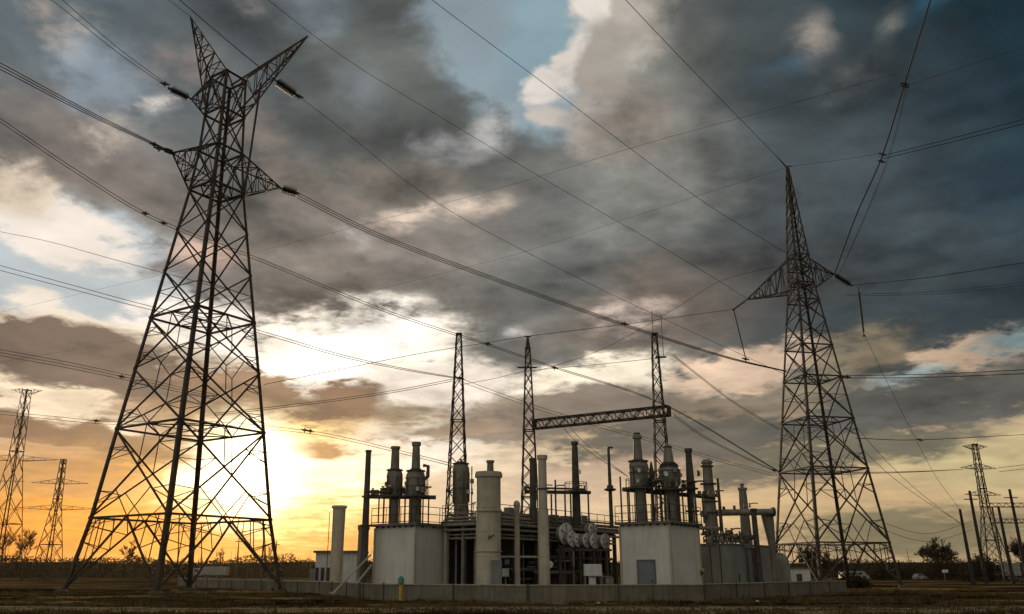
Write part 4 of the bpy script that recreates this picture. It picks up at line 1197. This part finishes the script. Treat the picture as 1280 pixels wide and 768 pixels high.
line('line pair falling right from the farthest left mast behind the lattice beam',
     [(575, 473, 85), (640, 497, 88), (700, 517, 92), (800, 545, 98), (900, 574, 102), (966, 592, 104)], ((0, 0), (4, 3)), .022)
line('low line bundle crossing the left edge above the dark cloud tongue',
     [(-30, 430, 100), (0, 438, 100), (80, 453, 99), (160, 470, 98), (225, 485, 92), (268, 494, 81)], ((-1, -1), (3, 2), (7, 5)), .028, [(152, 471, 98)])
line('line rising gently from behind the tallest tower to the farthest left mast',
     [(268, 517, 81), (340, 509, 84), (420, 499, 91), (500, 487, 88), (566, 474, 85)], (0, 2.5), .026)
line('lowest line bundle from the left edge, dipping behind the tallest tower toward the plant',
     [(-20, 510, 118), (0, 514, 118), (70, 521, 115), (140, 527, 112), (260, 527, 108), (380, 538, 104), (440, 549, 100), (510, 566, 92), (566, 580, 85)], ((0, 0), (4, 3)), .028,
     [(120, 526, 113), (381, 538, 104), (388, 539, 104)])
line('long thin line climbing over three mast tops to the left arm of peaked tower',
     [(330, 481, 86), (430, 461, 86), (520, 443, 85.5), (600, 430, 85.2), (664, 420, 85), (778, 406, 92), (850, 396, 97), (916, 387, 101)], (0,), .028)
line('thin line linking the arms of the three slim masts',
     [(578, 481, 85), (620, 473, 85), (660, 464, 85), (745, 456, 81), (832, 447, 76.5)], (0,), .022)
line('thin line climbing from behind the masts to the left arm of the peaked tower',
     [(672, 464, 85), (745, 440, 92), (800, 412, 96), (850, 382, 100), (905, 350, 103), (984, 330, 104.5)], (0,), .02)
line('line pair falling from the right mast arm behind the peaked tower',
     [(842, 444, 76.5), (880, 474, 82), (920, 504, 90), (974, 536, 103)], ((0, 0), (2, 2)), .024)
line('double line falling from beam end of the right mast to the peaked tower leg',
     [(842, 518, 76.5), (880, 545, 85), (920, 566, 94), (963, 586, 104)], ((0, 0), (3, 1)), .026)
line('thin line falling from beneath the lattice beam to the right roof vessels',
     [(700, 530, 83), (720, 552, 78), (750, 574, 72), (785, 596, 60)], ((0, 0), (-14, 0)), .022)
line('thin drop line falling from the hanging string of the peaked tower to the right',
     [(1081, 420, 108), (1110, 480, 112), (1140, 540, 118), (1170, 596, 118), (1200, 637, 118)], (0,), .022)
line('pair of lines slanting from the peaked tower down to the wooden poles',
     [(1072, 556, 106), (1110, 592, 110), (1150, 622, 114), (1204, 656, 119)], ((0, 0), (-24, 2)), .026)
line('slack line sagging between the peaked tower foot and the wooden poles',
     [(1108, 655, 106), (1140, 665, 109), (1170, 666, 113), (1214, 652, 119)], ((0, 0), (9, 10)), .022)
line('long line from the peaked tower across to the three-armed pylon on the right',
     [(1030, 594, 108), (1090, 592, 125), (1150, 590, 148), (1204, 587, 178)], ((0, 0), (-2, 0)), .04)
line('two lines leaving the three-armed pylon for the right edge',
     [(1248, 585, 190), (1290, 580, 170)], (0, 5), .045)
line('far line with a clamp passing behind the peaked tower to the right edge',
     [(1070, 548, 106), (1150, 550, 125), (1290, 543, 150)], (0,), .045, [(1150, 550, 125)])
line('faint line at the left edge crossing the pale opening in the cloud',
     [(-20, 286, 120), (60, 302, 116), (140, 324, 104), (230, 348, 90), (281, 362, 79)], (0,), .03)
line('wires from the wide arms of the smaller far pylon to the left edge',
     [(30, 602, 200), (-20, 601, 190)], (0, 34), .05)

# ------------------------------------------------------------------ insulators
def insulator(a, b, label, r=.26, n=11, hang=False):
    a, b = Vector(a), Vector(b); d = b - a; ln = d.length; u = d.normalized()
    o = thing('insulator_string', a, label, 'insulator', 'insulator strings of the towers')
    prof = [(0, .06)]
    for i in range(n):
        z = ln * (.08 + .84 * i / n); s = ln * .84 / n
        prof += [(z, r * .45), (z + s * .25, r), (z + s * .55, r * .96), (z + s * .75, r * .45)]
    prof.append((ln, .06))
    MB().lathe(a, prof, 14, u).build('discs', 'ins', o)
    MB().box(b, (.34, .18, .22), (u.x, u.y) if abs(u.z) < .95 else (1, 0), .02).build('clamp', 'steel', o)
    MB().bar(a - u * .25, a + u * .12, .12).build('shackle', 'steel', o)
insulator(P(237, 123, 74), P(212, 111, 73), 'insulator string at the left upper arm of the tallest tower', .44, 14)
insulator(P(345, 101, 75), P(371, 119, 76), 'insulator string just right of the slanted right horn of tallest tower', .46, 14)
insulator(P(352, 236, 79), P(372, 242, 79.5), 'insulator string at the lower right arm of the tallest tower', .5, 9)
insulator(P(216, 191, 71.6), P(205, 187, 71), 'short insulator at the lower left arm of the tallest tower', .26, 5)
insulator(P(1042, 343, 108), P(1064, 357, 108), 'thick insulator string on the right arm of the peaked tower', .42, 12)
insulator(P(1073, 361, 108), P(1080, 420, 108), 'long hanging insulator string under the right arm of the peaked tower', .17, 18)
insulator(P(932, 376, 101.5), P(917, 387, 101), 'short slanting insulator off the left arm tip of the peaked tower', .12, 6)
o = thing('hanger_rod', P(917, 387, 101), 'thin rod hanging from the left arm of the peaked tower to the line bundle', 'rod')
MB().bar(P(917, 387, 101), P(932, 448, 101.8), .09).build('rod', 'steel', o)
spacer(o, P(932, 449, 101.8))
# ------------------------------------------------------------------ trees and bushes
def bare_tree(px, Y, ytop, wpx, label, seed, stems=1, dens=1.0, cat='tree', name='bare_tree'):
    rn = random.Random(seed)
    h = Zat(ytop, Y); x = gx(px, Y); hw = wpx / 2 * mpp(Y)
    o = thing(name, (x, Y, 0), label, cat, 'bare trees along the field edge')
    trs, cr = [], MB()
    tk = max(.04, .32 * mpp(Y))
    def grow(p, d, ln, r, lv):
        tr = trs[-1]
        q = p + d * ln
        (tr if lv < 2 else cr).tube([p, lerp(p, q, .5) + Vector((rn.uniform(-1, 1), rn.uniform(-1, 1), rn.uniform(-.5, .5))) * ln * .06, q], [r, r * .85, r * .65], 5 if lv < 2 else 3, False)
        if lv >= 5: return
        n = rn.choice((3, 4, 4)) if lv < 4 else int(4 * dens + 1)
        for i in range(n):
            t = rn.uniform(.45, 1.0); nd = (d + Vector((rn.gauss(0, .55), rn.gauss(0, .55), rn.gauss(.12, .35)))).normalized()
            if nd.z < -.1: nd.z = .1
            c = lerp(p, q, t); L2 = ln * rn.uniform(.5, .82)
            # keep the crown inside a rounded outline
            e = c + nd * L2
            k = ((e.x - x) / hw) ** 2 + ((e.y - Y) / hw) ** 2 + ((e.z - h * .55) / (h * .5)) ** 2
            if k > 1: L2 *= max(.25, 1 / k)
            grow(c, nd, L2, max(tk * .55, r * .55), lv + 1)
    for s in range(stems):
        a = Vector((rn.uniform(-.4, .4) * (stems > 1), rn.uniform(-.3, .3) * (stems > 1), 1)).normalized()
        off = Vector((rn.uniform(-1, 1), rn.uniform(-1, 1), 0)) * hw * .4 * (stems > 1)
        trs.append(MB())
        grow(Vector((x, Y, -.2)) + off, a, h * .33, tk * 2.6 / (1 if stems == 1 else 1.6), 0)
    vv = cr.v + [v for t in trs for v in t.v]
    kz = h / max(v[2] for v in vv); kx = hw / max(abs(v[0] - x) for v in vv)
    for b in trs + [cr]: b.v = [(x + (v[0] - x) * kx, Y + (v[1] - Y) * kx, v[2] * kz) for v in b.v]
    for t in trs: t.build('trunk', 'bark', o)
    cr.build('crown', 'twig', o)
bare_tree(2, 225, 655, 34, 'bare tree cut by the left picture edge', 1, dens=.9)
bare_tree(27, 235, 657, 34, 'spreading bare tree under the smaller far pylon', 2, dens=.9)
bare_tree(160, 240, 674, 40, 'bare tree seen through the legs of the tallest tower', 3)
bare_tree(1171, 215, 670, 74, 'round bushy bare tree left of the wooden poles', 4, 4, 1.6)
bare_tree(1018, 150, 678, 40, 'bare scrubby tree just right of the plant, behind the tower leg', 5, 3, 1.0)
bare_tree(1046, 160, 688, 34, 'low bare scrub beneath the middle of the peaked tower', 6, 3, .9)
bare_tree(1280, 140, 668, 40, 'bare tree cut by the right picture edge', 7, 2, 1.0)
bare_tree(1236, 170, 690, 40, 'low bare thicket below the three-armed pylon', 8, 3, 1.2)
bare_tree(272, 270, 684, 14, 'small bare tree on the skyline left of the white trailer roof', 9, dens=.8)
bare_tree(338, 270, 680, 12, 'thin bare tree on the skyline behind the right foot of the tallest tower', 10, dens=.7)

def wood_band():
    rn = random.Random(21); mb = MB()
    from mathutils import noise as nz
    for i in range(100000):
        x = rn.uniform(-330, 380); y = rn.uniform(285, 330)
        top = 4.9 + nz.noise(Vector((x * .045, y * .02, 0))) * 2.2 + nz.noise(Vector((x * .2, y * .05, 4))) * 1.6 + nz.noise(Vector((x * .7, 0, 9))) * .8
        if x < -60: top += 1.0
        z = (rn.random() ** .75) * top
        s = rn.uniform(.15, .42); a = Vector((rn.gauss(0, 1), rn.gauss(0, 1), rn.gauss(0, 1))).normalized(); b = a.orthogonal().normalized()
        c = Vector((x, y, z))
        mb.add([c + a * s, c + b * s * .6, c - a * s, c - b * s * .6], [(0, 1, 2, 3)])
    for i in range(700):
        x = rn.uniform(-330, 380); y = rn.uniform(285, 300)
        h = 5.5 + rn.random() ** 3 * 4.5
        mb.bar((x, y, 0), (x + rn.uniform(-.5, .5), y, h), .22, .05)
    o = mb.build('distant_wood', 'leaf'); o['kind'] = 'stuff'
    tag(o, 'dark band of leafless woodland along the horizon', 'woodland')
wood_band()
def bank():
    mb = MB(); from mathutils import noise as nz
    xs = [-420 + 12 * i for i in range(75)]
    for y, h in ((300, 0), (316, 3.8), (345, 5.2), (420, 5.4)):
        for x in xs: mb.v.append((x, y, -.1 + h * (1 + .25 * nz.noise(Vector((x * .02, y * .01, 0))))))
    w = len(xs)
    for j in range(3):
        for i in range(w - 1):
            a = j * w + i; mb.f.append([a, a + 1, a + w + 1, a + w])
    mb.smooth = True
    o = mb.build('hills', 'hill'); o['kind'] = 'structure'
bank()
def scrub(px, Y, wpx, ytop, label, seed, n=2600):
    rn = random.Random(seed); mb = MB(); x0 = gx(px, Y); hw = wpx / 2 * mpp(Y); h = Zat(ytop, Y)
    for i in range(n):
        u = rn.uniform(-1, 1); v = rn.uniform(-1, 1); t = h * (1 - .55 * abs(u) ** 2.5) * (1 + .25 * math.sin(u * 9 + seed) + .12 * math.sin(u * 23))
        c = Vector((x0 + u * hw, Y + v * 2.5, rn.random() ** .8 * t))
        s = rn.uniform(.10, .34); a = Vector((rn.gauss(0, 1), rn.gauss(0, 1), rn.gauss(.3, 1))).normalized(); b = a.orthogonal().normalized()
        mb.add([c + a * s, c + b * s * .5, c - a * s, c - b * s * .5], [(0, 1, 2, 3)])
    o = mb.build('scrub_bush', 'leaf', None, (x0, Y, 0)); tag(o, label, 'bush', 'dark scrub bushes')
scrub(1115, 200, 44, 706, 'dark low scrub between the white van and the small white car', 31)
scrub(1190, 200, 60, 699, 'dark thick scrub below the round bare tree', 32, 3600)
scrub(1228, 160, 46, 700, 'dark scrub at the foot of the wooden poles', 33)
scrub(1066, 96, 26, 722, 'low weeds at the right end of the concrete wall', 34, 900)

def grass():
    rn = random.Random(7); mb = MB()
    from mathutils import noise as nz
    n = 0
    def track(x, y): return abs(y - 40.5 + 4 * nz.noise(Vector((x * .05, 0, 6)))) < 2.6
    while n < 4000:
        y = 32 + 58 * rn.random() ** 1.5; x = rn.uniform(-.66, .66) * (y + 6)
        if track(x, y) and rn.random() < .9: continue
        if nz.noise(Vector((x * .10, y * .22, 1))) + .7 * nz.noise(Vector((x * .5, y * .7, 2))) < rn.uniform(-.25, .35): continue
        n += 1; R0 = rn.uniform(.15, .6); H0 = rn.uniform(.08, .2) * (2.1 if rn.random() < .07 else 1)
        for k in range(int(10 + R0 * 40)):
            bx, by = x + rn.gauss(0, R0 * .5), y + rn.gauss(0, R0 * .5)
            q = nz.noise(Vector((bx * .11, by * .16, 0))) * .10 + nz.noise(Vector((bx * .5, by * .7, 3))) * .05
            a = rn.uniform(0, 6.28); h = H0 * rn.uniform(.5, 1.2); w = rn.uniform(.015, .035)
            dx, dy = math.cos(a), math.sin(a); l = rn.uniform(.1, .7) * h
            mb.add([(bx - dx * w, by - dy * w, q - .02), (bx + dx * w, by + dy * w, q - .02), (bx + dy * l, by - dx * l, q + h)], [(0, 1, 2)])
    o = mb.build('grass', grass_mat()); o['kind'] = 'stuff'
    tag(o, 'short dry winter grass over the dark field', 'grass')
def gravel():
    rn = random.Random(17); mb = MB()
    for i in range(1500):
        x = rn.uniform(-28, 28); y = 40.5 + rn.gauss(0, 1.7); r = rn.uniform(.015, .06)
        c = Vector((x, y, r * .5)); q = [(1, 0, 0), (0, 1, 0), (-1, 0, 0), (0, -1, 0)]
        vs = [c + Vector(d) * r * rn.uniform(.7, 1.2) for d in q] + [c + Vector((rn.uniform(-.3, .3) * r, 0, r * .8))] + [c + Vector((d[0] * r * 1.1, d[1] * r * 1.1, -.12)) for d in q]
        mb.add(vs, [(0, 1, 4), (1, 2, 4), (2, 3, 4), (3, 0, 4), (0, 5, 6, 1), (1, 6, 7, 2), (2, 7, 8, 3), (3, 8, 5, 0)])
    o = mb.build('gravel', 'stone'); o['kind'] = 'stuff'; tag(o, 'loose stones along the worn dirt track', 'gravel')
gravel()
def grass_mat():
    M['grass'] = mat('dry_grass_blades', (.035, .026, .012), .95, 0, .5, .16, rgb2=(.19, .13, .055), spec=0)
    return 'grass'
grass()

# ------------------------------------------------------------------ poles, gantry, masts
for px, yt, Y, lab in ((1200, 638, 118, 'shortest leaning wooden pole, first of the poles at right'),
                       (1212, 615, 118, 'tall wooden pole between the shortest pole and the three-armed pylon'),
                       (1262, 613, 118, 'wooden pole right of the three-armed pylon'),
                       (1248, 634, 122, 'wooden pole standing in front of the three-armed pylon base')):
    tp = P(px, yt, Y); bt = Vector((tp.x + .25, Y, -.2))
    o = thing('wooden_pole', (bt.x, Y, 0), lab, 'pole', 'wooden poles of the line end')
    MB().tube([bt, lerp(bt, tp, .5), tp], [.26, .22, .17], 10).build('shaft', 'wood', o)
    MB().lathe(tp, [(0, .19), (.1, .17), (.16, .05)], 10).build('cap', 'steel', o)
    if px in (1212, 1262):
        MB().bar(tp + Vector((-.9, 0, -1.0)), tp + Vector((.9, 0, -1.0)), .12).build('cross_arm', 'wood', o)
ga = thing('steel_gantry', (gx(1262, 124), 124, 0), 'steel busbar gantry crossing behind the wooden poles at the right edge', 'gantry')
for py in (634, 654):
    a, b = P(1226 if py < 640 else 1240, py, 124), P(1300, py, 124)
    b.z = a.z
    mb = MB(); mb.bar(a, b, .14).bar(a + Vector((0, 0, .55)), b + Vector((0, 0, .55)), .1)
    n = 16
    for i in range(n): mb.bar(lerp(a, b, i / n) + Vector((0, 0, .55 * (i % 2))), lerp(a, b, (i + 1) / n) + Vector((0, 0, .55 * ((i + 1) % 2))), .06)
    mb.build('girder', 'steel', ga)
for px in (1240, 1290):
    p = P(px, 634, 124); MB().bar((p.x, 124, 0), p, .2).build('upright', 'steel', ga)
for px, yt, lab in ((331, 655, 'tallest thin mast on the skyline behind the right foot of tallest tower'), (346, 676, 'short skyline mast nearest the lone short stack'),
                    (299, 672, 'thin skyline mast right of the white trailer')):
    Y = 265; tp = P(px, yt, Y)
    o = thing('skyline_mast', (tp.x, Y, 0), lab, 'mast', 'thin masts on the skyline')
    MB().tube([(tp.x, Y, 0), tp], [.3, .12], 6).build('shaft', 'steel', o)
    MB().bar(tp + Vector((-1, 0, -1.2)), tp + Vector((1, 0, -1.2)), .2).build('cross_arm', 'steel', o)

# ------------------------------------------------------------------ vehicles
def wheels(root, xs, y, r, w=.3):
    for x in xs:
        t = MB().lathe((x, y, r), [(0, r * .8), (.04, r), (w - .04, r), (w, r * .8)], 18, (0, 1, 0)).build('wheel', 'tyre', root)
        MB().lathe((x, y - .01, r), [(0, r * .5), (.05, r * .45)], 12, (0, -1, 0)).build('hub', 'greym', t)
def trailer(px0, px1, ytop, Y, label, cab=None, name='box_trailer', m='paint'):
    x0, x1 = gx(px0, Y), gx(px1, Y); h = Zat(ytop, Y); o = thing(name, ((x0 + x1) / 2, Y, 0), label, 'trailer')
    MB().box(((x0 + x1) / 2, Y, (h + .95) / 2), (x1 - x0, 2.5, h - .95), (1, 0), .05).build('box_body', m, o)
    mb = MB()
    n = 12
    for i in range(n + 1): mb.box((x0 + .1 + (x1 - x0 - .2) * i / n, Y - 1.265, (h + .95) / 2), (.07, .05, h - 1.2))
    mb.build('rib', m, o)
    MB().box(((x0 + x1) / 2, Y, .82), ((x1 - x0) * .9, 1.0, .22)).build('chassis', 'darkm', o)
    wheels(o, [x1 - 1.2, x1 - 2.3, x0 + 1.6], Y - 1.2, .5)
    if cab:
        d = cab
        MB().box((x0 - 1.2, Y, 1.7), (1.9, 2.3, 2.1), (1, 0), .18).build('cab', m, o)
        MB().box((x0 - 1.25, Y - 1.16, 2.1), (.9, .06, .7)).build('window', 'glass', o)
        wheels(o, [x0 - 1.3], Y - 1.2, .5)
trailer(252, 284, 708.5, 235, 'white box trailer with a small cab, seen through the legs of the tallest tower', True)
trailer(1248, 1274, 704, 190, 'pale box trailer among dark scrub at the right edge', False)
def van(px0, px1, ytop, Y, label, long=True):
    x0, x1 = gx(px0, Y), gx(px1, Y); h = Zat(ytop, Y); L_ = x1 - x0; o = thing('parked_van' if long else 'parked_car', ((x0 + x1) / 2, Y, 0), label, 'van' if long else 'car')
    if long: pro = [(0, .45), (0, .9 * h), (.04, h), (.82, h), (.93, .62 * h), (1, .55 * h), (1, .45)]
    else: pro = [(0, .4), (0, .62 * h), (.10, .66 * h), (.24, h), (.62, h), (.80, .64 * h), (.98, .56 * h), (1, .4)]
    mb = MB(); n = len(pro)
    for s in (-.9, .9): mb.v += [(x0 + L_ * a, Y + s, z) for a, z in pro]
    mb.f += [list(range(n)), list(range(n, 2 * n))[::-1]] + [[(i + 1) % n, i, i + n, (i + 1) % n + n] for i in range(n)]
    b = mb.build('body', 'paint', o)
    if long:
        for i in range(4): MB().box((x0 + L_ * (.14 + .18 * i), Y - .91, h * .74), (L_ * .13, .04, h * .24)).build('window', 'glass', o)
    else:
        for a in (.34, .53): MB().box((x0 + L_ * a, Y - .91, h * .82), (L_ * .16, .04, h * .22)).build('window', 'glass', o)
    wheels(o, [x0 + L_ * .18, x0 + L_ * .8], Y - .92, .36, .22)
van(1051, 1085, 714, 180, 'long white van parked behind the end of the concrete wall')
van(1143, 1157, 717.5, 190, 'small white car parked below the round bare tree', False)
sg = thing('white_sign', (gx(1183, 185), 185, 0), 'small white board on a post right of the white car', 'sign')
x = gx(1183, 185)
MB().box((x, 184.9, 1.9), (1.2, .06, .6)).build('board', 'white', sg); MB().bar((x - .2, 185, 0), (x - .2, 185, 1.8), .12).build('post', 'greym', sg)
for px, Y, lab in ((727, 47.5, 'pale scrap lying in the grass below the white drums'), (748, 47, 'pale scrap lying in the grass below the grey door building'), (947, 50, 'pale scrap lying in the grass at the right')):
    x = gx(px, Y); o = MB().box((x, Y, .08), (.16, .12, .08), (1, .4), .02).build('litter_scrap', 'white', None, (x, Y, .05)); tag(o, lab, 'litter', 'scraps in the grass')

def haze():
    o = MB().box((0, 1800, 35), (7600, 3900, 74)).build('haze', haze_mat())
    o['kind'] = 'stuff'; tag(o, 'thin evening haze over the field', 'haze')
def haze_mat():
    m = bpy.data.materials.new('evening_haze'); m.use_nodes = True
    nt = m.node_tree; nt.nodes.clear()
    v = nt.nodes.new('ShaderNodeVolumePrincipled'); v.inputs['Density'].default_value = 2.2e-5
    v.inputs['Color'].default_value = (1, .84, .6, 1); v.inputs['Anisotropy'].default_value = .7
    out = nt.nodes.new('ShaderNodeOutputMaterial'); nt.links.new(v.outputs[0], out.inputs['Volume'])
    return m
haze()
# ------------------------------------------------------------------ sun and picture
sun_data = bpy.data.lights.new('sun', 'SUN')
sun_data.energy = 2.5; sun_data.angle = R(.5); sun_data.color = (1, .74, .44)
sun = bpy.data.objects.new('sun', sun_data); COL.objects.link(sun)
sun.rotation_euler = (-_sd).to_track_quat('-Z', 'Y').to_euler()
vs = S.view_settings
S.display_settings.display_device = 'sRGB'
vs.view_transform = 'Standard'; vs.look = 'None'; vs.exposure = 0; vs.gamma = 1; vs.use_curve_mapping = False
S.cycles.max_bounces = 5
S.cycles.use_denoising = True
